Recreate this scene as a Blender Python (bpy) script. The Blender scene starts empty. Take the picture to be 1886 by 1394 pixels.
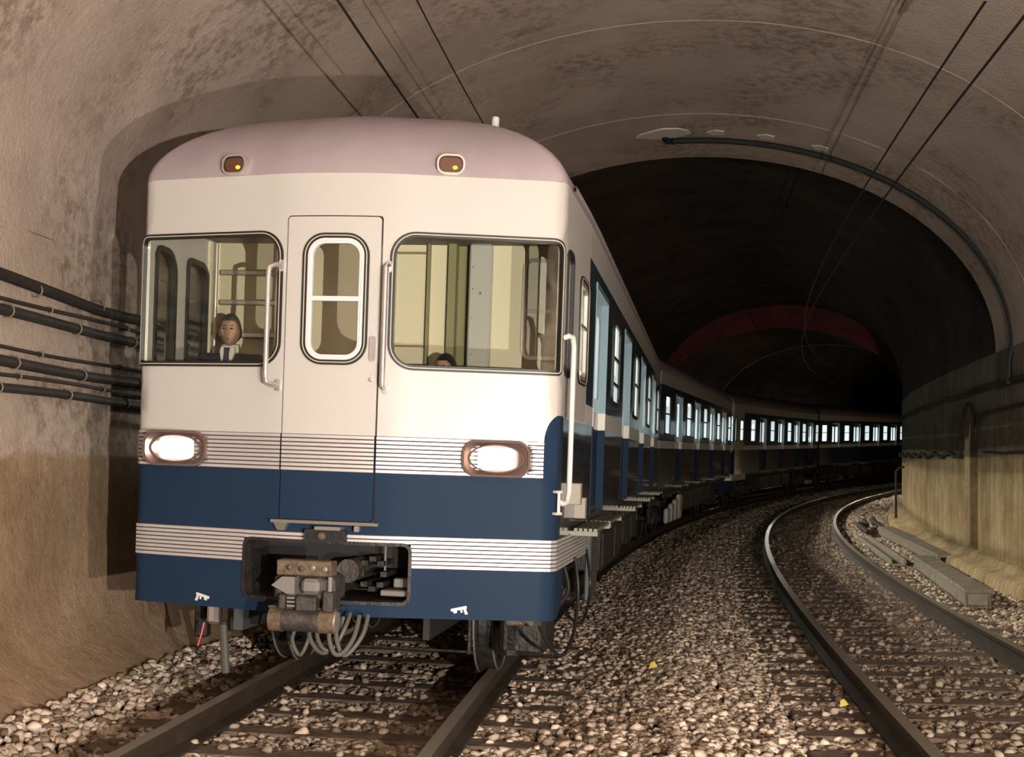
import bpy, math, random
import numpy as np
from mathutils import Vector, Matrix, noise
from mathutils.geometry import delaunay_2d_cdt

random.seed(7)
rng = np.random.default_rng(7)
SC = bpy.context.scene
COL = SC.collection

# ------------------------------------------------------------------ camera
EYE = 1.42
cd = bpy.data.cameras.new('camera')
cam = bpy.data.objects.new('camera', cd)
COL.objects.link(cam)
cam.location = (0, 0, EYE)
cam.rotation_euler = (math.pi / 2, 0, 0)
cd.sensor_fit = 'HORIZONTAL'
cd.sensor_width = 36
cd.lens = 2400.1 / 1886 * 36
cd.shift_x = -0.4 / 1886
cd.shift_y = (862.63 - 697) / 1886
cd.clip_end = 300
cd.clip_start = 0.05
SC.camera = cam

# ------------------------------------------------------------------ world, flash lamps, exposure
w = bpy.data.worlds.new('tunnel_dark')
SC.world = w
w.use_nodes = True
w.node_tree.nodes['Background'].inputs[0].default_value = (1.0, 0.8, 0.7, 1)
w.node_tree.nodes['Background'].inputs[1].default_value = 0.0006


def flash(name, loc, power, color, size):
    l = bpy.data.lights.new(name, 'POINT')
    l.energy = power
    l.color = color
    l.shadow_soft_size = size
    o = bpy.data.objects.new(name, l)
    o.location = loc
    COL.objects.link(o)
    return o


flash('flash_standing', (1.8, -1.8, 1.15), 2750, (1.0, 0.92, 0.85), 0.015)
flash('flash_on_ground', (2.1, -0.1, 0.5), 1250, (1.0, 0.92, 0.85), 0.015)

SC.view_settings.view_transform = 'Standard'
SC.view_settings.look = 'None'
SC.view_settings.exposure = 0.25
SC.view_settings.gamma = 1.0
SC.view_settings.use_curve_mapping = False
SC.cycles.max_bounces = 6
SC.cycles.diffuse_bounces = 1
SC.cycles.transparent_max_bounces = 12

# ------------------------------------------------------------------ track layout (two curving tracks)
SS = np.arange(-16, 140, .1)
I0 = int(np.argmin(abs(SS)))
P0 = (-1.02674, 7.6884)


def integrate(phi, k0, k1, x0):
    k = np.maximum(k0 + k1 * np.clip(SS, 0, 80), .001)
    a = np.cumsum(k) * .1
    a = a - a[I0] + phi
    X = np.cumsum(np.sin(a)) * .1
    Y = np.cumsum(np.cos(a)) * .1
    return X - X[I0] + x0, Y - Y[I0] + P0[1], a


NEAR = integrate(.10671, .0048932, 8.0596e-5, P0[0])
FAR = integrate(.118429, .0025704, 2.0385e-4, P0[0] + 3.99826)
MID = tuple((NEAR[i] + FAR[i]) / 2 for i in range(3))
G = 1.44          # gauge between rail centres
CANT = .03446


def zprof(y):
    return -.000576 * (y - 8) + .00025745 * np.maximum(y - 8, 0) ** 2


def path(T, s, o=0.0):
    a = np.interp(s, SS, T[2])
    x = np.interp(s, SS, T[0]) + o * np.cos(a)
    y = np.interp(s, SS, T[1]) - o * np.sin(a)
    return x, y


def pt(T, s, o, z):
    x, y = path(T, s, o)
    yc = np.interp(s, SS, T[1])
    return (float(x), float(y), float(z + zprof(yc)))


def near_pt(s, o, z):      # tilted track bed of the near track
    zz = z + (G / 2 - o) * math.sin(CANT)
    return pt(NEAR, s, o + z * math.sin(CANT), zz)


def far_pt(s, o, z):
    return pt(FAR, s, o, z)


def tun(s, o, z):
    return pt(MID, s, o, z)


# ------------------------------------------------------------------ materials
MATS = {}


def mat(name, color, rough=.6, metal=0.0, emit=None, strength=0.0, var=0.0, vscale=8.0, bump=0.0, bscale=40.0,
        coat=0.0, color2=None, spec=None, coat_rough=.06):
    if name in MATS:
        return MATS[name]
    m = bpy.data.materials.new(name)
    m.use_nodes = True
    nt = m.node_tree
    b = nt.nodes['Principled BSDF']
    b.inputs['Base Color'].default_value = (*color, 1)
    b.inputs['Roughness'].default_value = rough
    b.inputs['Metallic'].default_value = metal
    if spec is not None:
        b.inputs['Specular IOR Level'].default_value = spec
    if coat:
        b.inputs['Coat Weight'].default_value = coat
        b.inputs['Coat Roughness'].default_value = coat_rough
    if emit:
        b.inputs['Emission Color'].default_value = (*emit, 1)
        b.inputs['Emission Strength'].default_value = strength
    if var or bump:
        tc = nt.nodes.new('ShaderNodeTexCoord')
        n = nt.nodes.new('ShaderNodeTexNoise')
        n.inputs['Scale'].default_value = vscale
        n.inputs['Detail'].default_value = 6
        nt.links.new(tc.outputs['Object'], n.inputs['Vector'])
        if var:
            r = nt.nodes.new('ShaderNodeValToRGB')
            c2 = color2 or tuple(c * (1 - var) for c in color)
            r.color_ramp.elements[0].position = .35
            r.color_ramp.elements[1].position = .65
            r.color_ramp.elements[0].color = (*c2, 1)
            r.color_ramp.elements[1].color = (*color, 1)
            nt.links.new(n.outputs['Fac'], r.inputs['Fac'])
            nt.links.new(r.outputs['Color'], b.inputs['Base Color'])
        if bump:
            n2 = nt.nodes.new('ShaderNodeTexNoise')
            n2.inputs['Scale'].default_value = bscale
            n2.inputs['Detail'].default_value = 5
            nt.links.new(tc.outputs['Object'], n2.inputs['Vector'])
            bp = nt.nodes.new('ShaderNodeBump')
            bp.inputs['Strength'].default_value = bump
            bp.inputs['Distance'].default_value = .03
            nt.links.new(n2.outputs['Fac'], bp.inputs['Height'])
            nt.links.new(bp.outputs['Normal'], b.inputs['Normal'])
    MATS[name] = m
    return m


def concrete(name, light, dark, speck, split=None, low_light=None, low_dark=None, bumpd=.03, streak=True, low_streak=.8):
    """cast tunnel concrete: blotches, fine pitting, vertical streaks; an optional second colour below a height"""
    m = bpy.data.materials.new(name)
    m.use_nodes = True
    nt = m.node_tree
    L = nt.links.new
    b = nt.nodes['Principled BSDF']
    b.inputs['Roughness'].default_value = .9
    b.inputs['Specular IOR Level'].default_value = .15
    tc = nt.nodes.new('ShaderNodeTexCoord')

    def nz(scale, detail=6, rough=.6, vec=None):
        n = nt.nodes.new('ShaderNodeTexNoise')
        n.inputs['Scale'].default_value = scale
        n.inputs['Detail'].default_value = detail
        n.inputs['Roughness'].default_value = rough
        L(vec or tc.outputs['Object'], n.inputs['Vector'])
        return n.outputs['Fac']

    def ramp(fac, p0, c0, p1, c1):
        r = nt.nodes.new('ShaderNodeValToRGB')
        r.color_ramp.elements[0].position = p0
        r.color_ramp.elements[1].position = p1
        r.color_ramp.elements[0].color = (*c0, 1)
        r.color_ramp.elements[1].color = (*c1, 1)
        L(fac, r.inputs['Fac'])
        return r.outputs['Color']

    def mix(fac, a, c, mode='MIX'):
        x = nt.nodes.new('ShaderNodeMix')
        x.data_type = 'RGBA'
        x.blend_type = mode
        if isinstance(fac, float):
            x.inputs['Factor'].default_value = fac
        else:
            L(fac, x.inputs['Factor'])
        L(a, x.inputs['A'])
        L(c, x.inputs['B'])
        return x.outputs['Result']

    sv = nt.nodes.new('ShaderNodeMapping')
    sv.inputs['Scale'].default_value = (3.0, 3.0, .25)
    L(tc.outputs['Object'], sv.inputs['Vector'])
    base = ramp(nz(.9), .38, dark, .62, light)
    fine = ramp(nz(9.0, 8, .7), .40, speck, .56, (1, 1, 1))
    where = ramp(nz(.55, 3), .45, (0, 0, 0), .58, (1, 1, 1))
    col = mix(where, base, mix(.75, base, fine, 'MULTIPLY'))
    if streak:
        st = ramp(nz(1.6, 5, .6, sv.outputs['Vector']), .35, (.62, .58, .52), .55, (1, 1, 1))
        col = mix(.6, col, st, 'MULTIPLY')
    if split is not None:
        lo = ramp(nz(1.3), .36, low_dark, .6, low_light)
        st2 = ramp(nz(2.2, 6, .65, sv.outputs['Vector']), .33, (.6, .52, .42), .6, (1, 1, 1))
        lo = mix(low_streak, lo, st2, 'MULTIPLY')
        lo = mix(.5, lo, ramp(nz(14.0, 8, .75), .38, (.62, .55, .48), .6, (1, 1, 1)), 'MULTIPLY')
        sep = nt.nodes.new('ShaderNodeSeparateXYZ')
        L(tc.outputs['Object'], sep.inputs[0])
        ad = nt.nodes.new('ShaderNodeMath')
        ad.operation = 'MULTIPLY_ADD'
        ad.inputs[1].default_value = .12
        L(nz(3.0), ad.inputs[0])
        L(sep.outputs['Z'], ad.inputs[2])
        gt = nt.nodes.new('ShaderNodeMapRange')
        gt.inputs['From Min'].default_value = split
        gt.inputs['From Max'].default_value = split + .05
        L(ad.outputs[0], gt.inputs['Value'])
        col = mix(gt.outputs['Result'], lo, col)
    L(col, b.inputs['Base Color'])
    ad2 = nt.nodes.new('ShaderNodeMath')
    ad2.operation = 'ADD'
    L(nz(26.0, 8, .7), ad2.inputs[0])
    L(nz(5.0, 5), ad2.inputs[1])
    bp = nt.nodes.new('ShaderNodeBump')
    bp.inputs['Strength'].default_value = .8
    bp.inputs['Distance'].default_value = bumpd
    L(ad2.outputs[0], bp.inputs['Height'])
    L(bp.outputs['Normal'], b.inputs['Normal'])
    return m


M = dict(
    cream=mat('cream_paint', (.515, .485, .445), .36, coat=.10, coat_rough=.12),
    navy=mat('navy_paint', (.017, .033, .063), .42, spec=.03),
    navy_side=mat('glossy_navy_flank', (.018, .026, .050), .3, coat=1.0),
    blue=mat('blue_grey_paint', (.055, .10, .13), .28, coat=.9),
    paleblue=mat('pale_blue_paint', (.20, .31, .36), .3, coat=.4),
    roof=mat('roof_paint', (.37, .30, .31), .6, var=.12, vscale=3),
    white=mat('white_paint', (.66, .64, .59), .35),
    rib=mat('ribbed_aluminium', (.61, .595, .59), .40, metal=.45),
    groove=mat('dark_groove_rubber', (.05, .02, .015), .7),  # dark colour of the grooves between ribs and of the door seal
    rubber=mat('black_rubber', (.008, .010, .010), .5),
    steel=mat('polished_steel', (.74, .71, .69), .25, metal=.85),
    alu=mat('dull_aluminium', (.62, .57, .53), .38, metal=.8),
    iron=mat('greasy_iron', (.036, .031, .027), .55, metal=.3, var=.5, vscale=14, bump=.4, bscale=30),
    casting=mat('grey_casting', (.085, .073, .063), .5, metal=.35, var=.35, vscale=12, bump=.3, bscale=30),
    bronze=mat('worn_wooden_face', (.15, .10, .06), .7, var=.5, vscale=20, bump=.4),
    dark=mat('underframe_black', (.010, .009, .009), .7),
    bright=mat('worn_bright_casting', (.21, .19, .175), .5, metal=.3),
    grey=mat('grey_enclosure', (.055, .06, .06), .5),
    hose=mat('hose_rubber', (.09, .08, .065), .6),
    black_hose=mat('black_hose_rubber', (.012, .011, .011), .5),
    red=mat('red_handle', (.35, .01, .012), .4),
    inner=mat('cab_cream', (.80, .70, .50), .5),
    inner2=mat('cab_olive', (.26, .24, .12), .55),
    floor=mat('cab_floor', (.05, .05, .05), .7),
    amber=mat('amber_glass', (.10, .035, .015), .12, coat=1.0),
    bulb=mat('yellow_bulb', (.8, .6, .05), .2, emit=(1, .68, .04), strength=.45),
    mount=mat('lamp_bezel', (.20, .14, .13), .28, metal=.6),
    reflector=mat('lamp_reflector', (.30, .20, .165), .32, metal=.6),
    lens=mat('lit_lens', (.9, .9, .85), .1, emit=(.95, 1.0, .93), strength=3.0),
    lit=mat('lit_window', (.5, .5, .5), .08, emit=(.90, 1.0, .93), strength=1.15),
    skin=mat('skin', (.40, .235, .165), .55),
    hair=mat('dark_hair', (.018, .012, .010), .6),
    grey_hair=mat('greying_hair', (.06, .05, .045), .6),
    suit=mat('navy_suit', (.012, .013, .03), .8),
    shirt=mat('white_shirt', (.72, .68, .62), .7),
    tie=mat('dark_tie', (.02, .02, .06), .5),
    eye=mat('eye', (.04, .03, .025), .2),
    rail_side=mat('rusty_rail_side', (.050, .034, .022), .6, metal=.2, var=.45, vscale=5, bump=.2),
    rail_top=mat('worn_rail_top', (.46, .40, .32), .33, metal=.6),
    wood=mat('tarred_timber', (.17, .12, .082), .8, var=.5, vscale=6, bump=.5, bscale=18),
    concrete_block=mat('grey_concrete', (.30, .26, .19), .85, var=.35, vscale=7, bump=.5, bscale=30),
    wire=mat('copper_wire', (.015, .013, .013), .5, metal=.3),
    cable=mat('cable_sheath', (.030, .021, .016), .75, var=.5, vscale=9),
    clip=mat('cable_clip', (.20, .155, .11), .6, metal=.3),
    porcelain=mat('porcelain', (.5, .42, .36), .3),
    plaster=mat('fresh_plaster', (.80, .68, .60), .9, bump=.5),
    galv=mat('weathered_step_steel', (.20, .19, .15), .55, metal=.5),
    filler=mat('cream_filler_strip', (.55, .46, .34), .45),
    sash=mat('silver_sash', (.78, .74, .74), .36, metal=.25),
    yellow=mat('yellow_paper', (.75, .58, .12), .7),
)


def glass_material():
    m = bpy.data.materials.new('window_glass')
    m.use_nodes = True
    nt = m.node_tree
    nt.nodes.clear()
    o = nt.nodes.new('ShaderNodeOutputMaterial')
    t = nt.nodes.new('ShaderNodeBsdfTransparent')
    t.inputs[0].default_value = (.95, .96, .93, 1)
    g = nt.nodes.new('ShaderNodeBsdfGlossy')
    g.inputs['Roughness'].default_value = .02
    lw_ = nt.nodes.new('ShaderNodeLayerWeight')
    p4 = nt.nodes.new('ShaderNodeMath')
    p4.operation = 'POWER'
    p4.inputs[1].default_value = 5
    nt.links.new(lw_.outputs['Facing'], p4.inputs[0])
    f = nt.nodes.new('ShaderNodeMath')
    f.operation = 'MULTIPLY_ADD'
    f.inputs[1].default_value = .4
    f.inputs[2].default_value = .025
    nt.links.new(p4.outputs[0], f.inputs[0])
    mx = nt.nodes.new('ShaderNodeMixShader')
    nt.links.new(f.outputs[0], mx.inputs[0])
    nt.links.new(t.outputs[0], mx.inputs[1])
    nt.links.new(g.outputs[0], mx.inputs[2])
    nt.links.new(mx.outputs[0], o.inputs[0])
    return m


M['glass'] = glass_material()


def lit_glass():
    m = bpy.data.materials.new('lit_hazy_glass')
    m.use_nodes = True
    nt = m.node_tree
    nt.nodes.clear()
    o = nt.nodes.new('ShaderNodeOutputMaterial')
    t = nt.nodes.new('ShaderNodeBsdfTransparent')
    t.inputs[0].default_value = (.75, .75, .75, 1)
    e = nt.nodes.new('ShaderNodeEmission')
    e.inputs[0].default_value = (.90, 1.0, .93, 1)
    e.inputs[1].default_value = .30
    a = nt.nodes.new('ShaderNodeAddShader')
    nt.links.new(t.outputs[0], a.inputs[0])
    nt.links.new(e.outputs[0], a.inputs[1])
    nt.links.new(a.outputs[0], o.inputs[0])
    return m


M['lit'] = lit_glass()


# ------------------------------------------------------------------ mesh builder
class MB:
    def __init__(self):
        self.v, self.f, self.mi = [], [], []

    def add(self, verts, faces, mi=0):
        n = len(self.v)
        self.v += [tuple(map(float, p)) for p in verts]
        for i, f in enumerate(faces):
            self.f.append(tuple(int(k) + n for k in f))
            self.mi.append(mi[i] if isinstance(mi, (list, tuple)) else mi)
        return self

    def box(self, x0, x1, y0, y1, z0, z1, mi=0, b=0.0):
        if b <= 0:
            v = [(x, y, z) for x in (x0, x1) for y in (y0, y1) for z in (z0, z1)]
            f = [(0, 1, 3, 2), (4, 6, 7, 5), (0, 4, 5, 1), (2, 3, 7, 6), (0, 2, 6, 4), (1, 5, 7, 3)]
            return self.add(v, f, mi)
        cx, cy, cz = (x0 + x1) / 2, (y0 + y1) / 2, (z0 + z1) / 2
        hx, hy, hz = (x1 - x0) / 2, (y1 - y0) / 2, (z1 - z0) / 2
        b = min(b, hx * .9, hy * .9, hz * .9)
        v, idx = [], {}
        for sx in (-1, 1):
            for sy in (-1, 1):
                for sz in (-1, 1):
                    for ax in range(3):
                        h = [hx - b, hy - b, hz - b]
                        h[ax] += b
                        idx[(sx, sy, sz, ax)] = len(v)
                        v.append((cx + sx * h[0], cy + sy * h[1], cz + sz * h[2]))
        f = []
        for ax in range(3):
            o = [a for a in range(3) if a != ax]
            for s in (-1, 1):
                q = []
                for (p, r) in ((-1, -1), (1, -1), (1, 1), (-1, 1)):
                    k = [0, 0, 0]
                    k[ax], k[o[0]], k[o[1]] = s, p, r
                    q.append(idx[(*k, ax)])
                flip = (s == 1) == (ax == 1)
                f.append(tuple(reversed(q)) if flip else tuple(q))
        for ax in range(3):           # edges along ax
            o = [a for a in range(3) if a != ax]
            for p in (-1, 1):
                for r in (-1, 1):
                    q = []
                    for s, a in ((-1, o[0]), (1, o[0]), (1, o[1]), (-1, o[1])):
                        k = [0, 0, 0]
                        k[ax], k[o[0]], k[o[1]] = s, p, r
                        q.append(idx[(*k, a)])
                    f.append(tuple(q))
        for sx in (-1, 1):
            for sy in (-1, 1):
                for sz in (-1, 1):
                    f.append(tuple(idx[(sx, sy, sz, a)] for a in range(3)))
        return self.add(v, f, mi)

    def tube(self, pts, r, n=8, mi=0, caps=True, closed=False):
        P = [Vector(p) for p in pts]
        N = len(P)
        rr = r if isinstance(r, (list, tuple)) else [r] * N
        up = None
        V = []
        for i in range(N):
            if closed:
                t = P[(i + 1) % N] - P[i - 1]
            else:
                t = P[min(i + 1, N - 1)] - P[max(i - 1, 0)]
            if t.length < 1e-9:
                t = Vector((0, 0, 1))
            t.normalize()
            if up is None:
                up = Vector((0, 0, 1)) if abs(t.z) < .9 else Vector((1, 0, 0))
            a = (up - t * up.dot(t))
            if a.length < 1e-6:
                a = t.orthogonal()
            a.normalize()
            up = a
            c = t.cross(a)
            for k in range(n):
                th = 2 * math.pi * k / n
                V.append(P[i] + (a * math.cos(th) + c * math.sin(th)) * rr[i])
        F = []
        for i in range(N if closed else N - 1):
            j = (i + 1) % N
            for k in range(n):
                l = (k + 1) % n
                F.append((i * n + k, i * n + l, j * n + l, j * n + k))
        if caps and not closed:
            F.append(tuple(range(n - 1, -1, -1)))
            F.append(tuple((N - 1) * n + k for k in range(n)))
        return self.add(V, F, mi)

    def cyl(self, a, b, r, n=20, mi=0):
        return self.tube([a, b], r, n, mi)

    def lathe(self, prof, origin, axis, n=24, mi=0):
        """prof = [(r, h)], spun about axis from origin"""
        ax = Vector(axis).normalized()
        u = ax.orthogonal().normalized()
        w_ = ax.cross(u)
        o = Vector(origin)
        V = []
        for (r, h) in prof:
            for k in range(n):
                th = 2 * math.pi * k / n
                V.append(o + ax * h + (u * math.cos(th) + w_ * math.sin(th)) * r)
        F = []
        for i in range(len(prof) - 1):
            for k in range(n):
                l = (k + 1) % n
                F.append((i * n + k, i * n + l, (i + 1) * n + l, (i + 1) * n + k))
        F.append(tuple(range(n - 1, -1, -1)))
        F.append(tuple((len(prof) - 1) * n + k for k in range(n)))
        return self.add(V, F, mi)

    def ellipsoid(self, c, r, mi=0, nu=16, nv=10, fn=None):
        V = []
        for j in range(nv + 1):
            ph = math.pi * j / nv
            for i in range(nu):
                th = 2 * math.pi * i / nu
                p = Vector((math.sin(ph) * math.cos(th), math.sin(ph) * math.sin(th), math.cos(ph)))
                if fn:
                    p = fn(p)
                V.append((c[0] + p[0] * r[0], c[1] + p[1] * r[1], c[2] + p[2] * r[2]))
        F = []
        for j in range(nv):
            for i in range(nu):
                k = (i + 1) % nu
                F.append((j * nu + i, (j + 1) * nu + i, (j + 1) * nu + k, j * nu + k))
        return self.add(V, F, mi)

    def grid(self, fn, us, vs, mi=0):
        n = len(vs)
        V = [fn(u, v) for u in us for v in vs]
        F, mm = [], []
        for i in range(len(us) - 1):
            for j in range(n - 1):
                F.append((i * n + j, (i + 1) * n + j, (i + 1) * n + j + 1, i * n + j + 1))
                mm.append(mi(i, j) if callable(mi) else mi)
        return self.add(V, F, mm)

    def prism(self, poly, fn, d0, d1, mi=0):
        """poly in (u, v), extruded between depths d0 and d1 through fn(u, v, d)"""
        n = len(poly)
        V = [fn(u, v, d0) for u, v in poly] + [fn(u, v, d1) for u, v in poly]
        F = [tuple(range(n - 1, -1, -1)), tuple(range(n, 2 * n))]
        F += [(i, (i + 1) % n, n + (i + 1) % n, n + i) for i in range(n)]
        return self.add(V, F, mi)

    def ring(self, loop, a, b, fn, d0, d1, mi=0):
        """a band following a closed loop in (u, v), from offset a to offset b (outwards), between depths d0 and d1"""
        A = offset(loop, a)
        B = offset(loop, b)
        n = len(loop)
        V = [fn(*p, d0) for p in A] + [fn(*p, d0) for p in B] + [fn(*p, d1) for p in B] + [fn(*p, d1) for p in A]
        F = []
        for i in range(n):
            j = (i + 1) % n
            for q in range(4):
                r = (q + 1) % 4
                F.append((q * n + i, q * n + j, r * n + j, r * n + i))
        return self.add(V, F, mi)

    def build(self, name, mats, parent=None, smooth=True, angle=32):
        me = bpy.data.meshes.new(name)
        me.from_pydata(self.v, [], self.f)
        if not isinstance(mats, (list, tuple)):
            mats = [mats]
        for m in mats:
            me.materials.append(m)
        if len(mats) > 1:
            me.polygons.foreach_set('material_index', self.mi)
        me.validate()
        import bmesh
        bm = bmesh.new()
        bm.from_mesh(me)
        bmesh.ops.recalc_face_normals(bm, faces=bm.faces)
        bm.to_mesh(me)
        bm.free()
        if smooth:
            me.polygons.foreach_set('use_smooth', [True] * len(me.polygons))
            me.set_sharp_from_angle(angle=math.radians(angle))
        me.update()
        o = bpy.data.objects.new(name, me)
        COL.objects.link(o)
        if parent is not None:
            o.parent = parent
        return o


def offset(loop, d):
    n = len(loop)
    out = []
    for i in range(n):
        p0, p1, p2 = loop[i - 1], loop[i], loop[(i + 1) % n]
        t1 = np.array([p1[0] - p0[0], p1[1] - p0[1]])
        t2 = np.array([p2[0] - p1[0], p2[1] - p1[1]])
        t1 = t1 / (np.linalg.norm(t1) + 1e-12)
        t2 = t2 / (np.linalg.norm(t2) + 1e-12)
        n1 = np.array([t1[1], -t1[0]])
        n2 = np.array([t2[1], -t2[0]])
        m = n1 + n2
        m = m / max(np.dot(m, n1), .5)
        out.append((p1[0] + m[0] * d, p1[1] + m[1] * d))
    return out


def rrect(u0, u1, v0, v1, r, n=8, step=.08):
    """rounded rectangle, counter-clockwise; r = one radius or (bl, br, tr, tl)"""
    if not isinstance(r, (list, tuple)):
        r = (r,) * 4
    cs = [(u0 + r[0], v0 + r[0], r[0], 180), (u1 - r[1], v0 + r[1], r[1], 270),
          (u1 - r[2], v1 - r[2], r[2], 0), (u0 + r[3], v1 - r[3], r[3], 90)]
    pts = []
    for (x, y, q, a) in cs:
        for k in range(n + 1):
            th = math.radians(a + 90 * k / n)
            pts.append((x + q * math.cos(th), y + q * math.sin(th)))
    out = []
    for i in range(len(pts)):
        p, q = pts[i], pts[(i + 1) % len(pts)]
        m = max(1, int(math.hypot(q[0] - p[0], q[1] - p[1]) / step))
        for k in range(m):
            out.append((p[0] + (q[0] - p[0]) * k / m, p[1] + (q[1] - p[1]) * k / m))
    return out


def dense(poly, su, sv):
    out = []
    for i in range(len(poly)):
        p, q = poly[i], poly[(i + 1) % len(poly)]
        m = max(1, int(math.ceil(max(abs(q[0] - p[0]) / su, abs(q[1] - p[1]) / sv) - 1e-6)))
        for k in range(m):
            out.append((p[0] + (q[0] - p[0]) * k / m, p[1] + (q[1] - p[1]) * k / m))
    return out


def inside(poly, P):
    x, y = P[:, 0], P[:, 1]
    r = np.zeros(len(P), bool)
    n = len(poly)
    for i in range(n):
        (x1, y1), (x2, y2) = poly[i], poly[(i + 1) % n]
        c = ((y1 > y) != (y2 > y))
        if y1 != y2:
            r ^= c & (x < (x2 - x1) * (y - y1) / (y2 - y1) + x1)
    return r


def panel(mb, outline, holes, fn, d, t, lines=(), su=.07, sv=.3, matf=None):
    """a sheet of thickness t cut to outline with holes, laid through fn(u, v, depth)"""
    ol = dense(outline, su, sv)
    loops = [ol] + [list(h) for h in holes]
    pts, edges = [], []
    for lp in loops:
        b = len(pts)
        pts += lp
        edges += [(b + i, b + (i + 1) % len(lp)) for i in range(len(lp))]
    us = [p[0] for p in ol]
    vs = [p[1] for p in ol]
    for z in lines:
        uu = np.arange(min(us), max(us) + su, su)
        b = len(pts)
        pts += [(float(min(max(x, min(us)), max(us))), z) for x in uu]
        edges += [(b + i, b + i + 1) for i in range(len(uu) - 1)]
    gu = np.arange(min(us) + su / 2, max(us), su)
    gv = np.arange(min(vs) + sv / 2, max(vs), sv)
    Gp = np.array([(a, b) for a in gu for b in gv]) if len(gu) and len(gv) else np.zeros((0, 2))
    if len(Gp):
        ok = inside(ol, Gp)
        for h in holes:
            ok &= ~inside(h, Gp)
        A = np.array(pts)
        for i in np.nonzero(ok)[0]:
            if np.min(np.abs(A[:, 0] - Gp[i, 0]) + np.abs(A[:, 1] - Gp[i, 1])) > .015:
                pts.append((float(Gp[i, 0]), float(Gp[i, 1])))
    r = delaunay_2d_cdt([Vector(p) for p in pts], edges, [], 0, 1e-5)
    V2 = [(p.x, p.y) for p in r[0]]
    T = [tuple(f) for f in r[2]]
    C = np.array([np.mean([V2[k] for k in f], axis=0) for f in T])
    ok = inside(ol, C)
    for h in holes:
        ok &= ~inside(h, C)
    T = [T[i] for i in np.nonzero(ok)[0]]
    C = C[ok]
    n = len(V2)
    V = [fn(u, v, d) for u, v in V2]
    F = list(T)
    mi = [matf(*c) if matf else 0 for c in C]
    if t:
        V += [fn(u, v, d - t) for u, v in V2]
        F += [tuple(n + k for k in reversed(f)) for f in T]
        mi += list(mi)
        cnt = {}
        for q, f in enumerate(T):
            for i in range(len(f)):
                e = (f[i], f[(i + 1) % len(f)])
                key = (min(e), max(e))
                cnt.setdefault(key, []).append((e, q))
        for k, l in cnt.items():
            if len(l) == 1:
                (a, b), q = l[0]
                F.append((b, a, n + a, n + b))
                mi.append(mi[q])
    mb.add(V, F, mi)
    return mb


def tag(o, label=None, cat=None, group=None, kind=None):
    if label:
        o['label'] = label
    if cat:
        o['category'] = cat
    if group:
        o['group'] = group
    if kind:
        o['kind'] = kind
    return o


def empty(name, mw=None):
    o = bpy.data.objects.new(name, None)
    o.empty_display_size = .2
    COL.objects.link(o)
    if mw is not None:
        o.matrix_world = mw
    return o


ONES = ['', 'first', 'second', 'third', 'fourth', 'fifth', 'sixth', 'seventh', 'eighth', 'ninth', 'tenth', 'eleventh', 'twelfth',
        'thirteenth', 'fourteenth', 'fifteenth', 'sixteenth', 'seventeenth', 'eighteenth', 'nineteenth']
TENS = {2: ('twenty', 'twentieth'), 3: ('thirty', 'thirtieth'), 4: ('forty', 'fortieth'), 5: ('fifty', 'fiftieth'), 6: ('sixty', 'sixtieth')}


def nth(n):
    if n < 20:
        return ONES[n]
    a, b = divmod(n, 10)
    return TENS[a][1] if b == 0 else TENS[a][0] + '-' + ONES[b]


# ================================================================== THE TUNNEL
HW, SPRING, RISE = 4.27, 3.0, 2.9
wall_mat = concrete('tunnel_concrete_left', (.60, .475, .38), (.48, .375, .295), (.46, .40, .37), split=1.55, streak=False, low_streak=.3,
                    low_light=(.50, .355, .23), low_dark=(.38, .26, .165), bumpd=.035)
right_mat = concrete('tunnel_concrete_right', (.28, .235, .17), (.19, .155, .11), (.5, .45, .38), split=1.62,  # paler below the split height
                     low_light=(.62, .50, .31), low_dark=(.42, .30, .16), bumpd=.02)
vault_mat = concrete('vault_concrete', (.60, .475, .39), (.48, .375, .305), (.46, .40, .37), streak=False, bumpd=.03)


def struct(o):
    o['kind'] = 'structure'
    return o


def rough(p, amp, sc=2.0):
    q = Vector(p)
    n = noise.noise(q * sc) * amp + noise.noise(q * sc * 3.1) * amp * .5
    return (p[0] + n, p[1], p[2] + n * .3)


s_wall = np.concatenate([np.arange(-13, 6, .2), np.arange(6, 40, .6), np.arange(40, 111, 1.5)])
lp = [(-3.55, -.55), (-3.60, -.14), (-3.72, -.03), (-3.90, .06), (-4.08, .19), (-4.20, .36), (-4.25, .55)] + \
     [(-HW, z) for z in np.arange(.7, SPRING + .01, .1 if True else 1)]
mb = MB()
ns = len(lp)
mb.grid(lambda s, j: rough(tun(s, *lp[int(j)]), .05 if lp[int(j)][1] < .6 else .018), s_wall, range(ns))
struct(mb.build('wall_left', wall_mat, angle=60))

# right wall: refuge niche cut out of it
N0, N1, NT = 12.55, 13.75, 2.28


def wr(s, z, d):
    return tun(s, HW + d, z)


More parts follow.
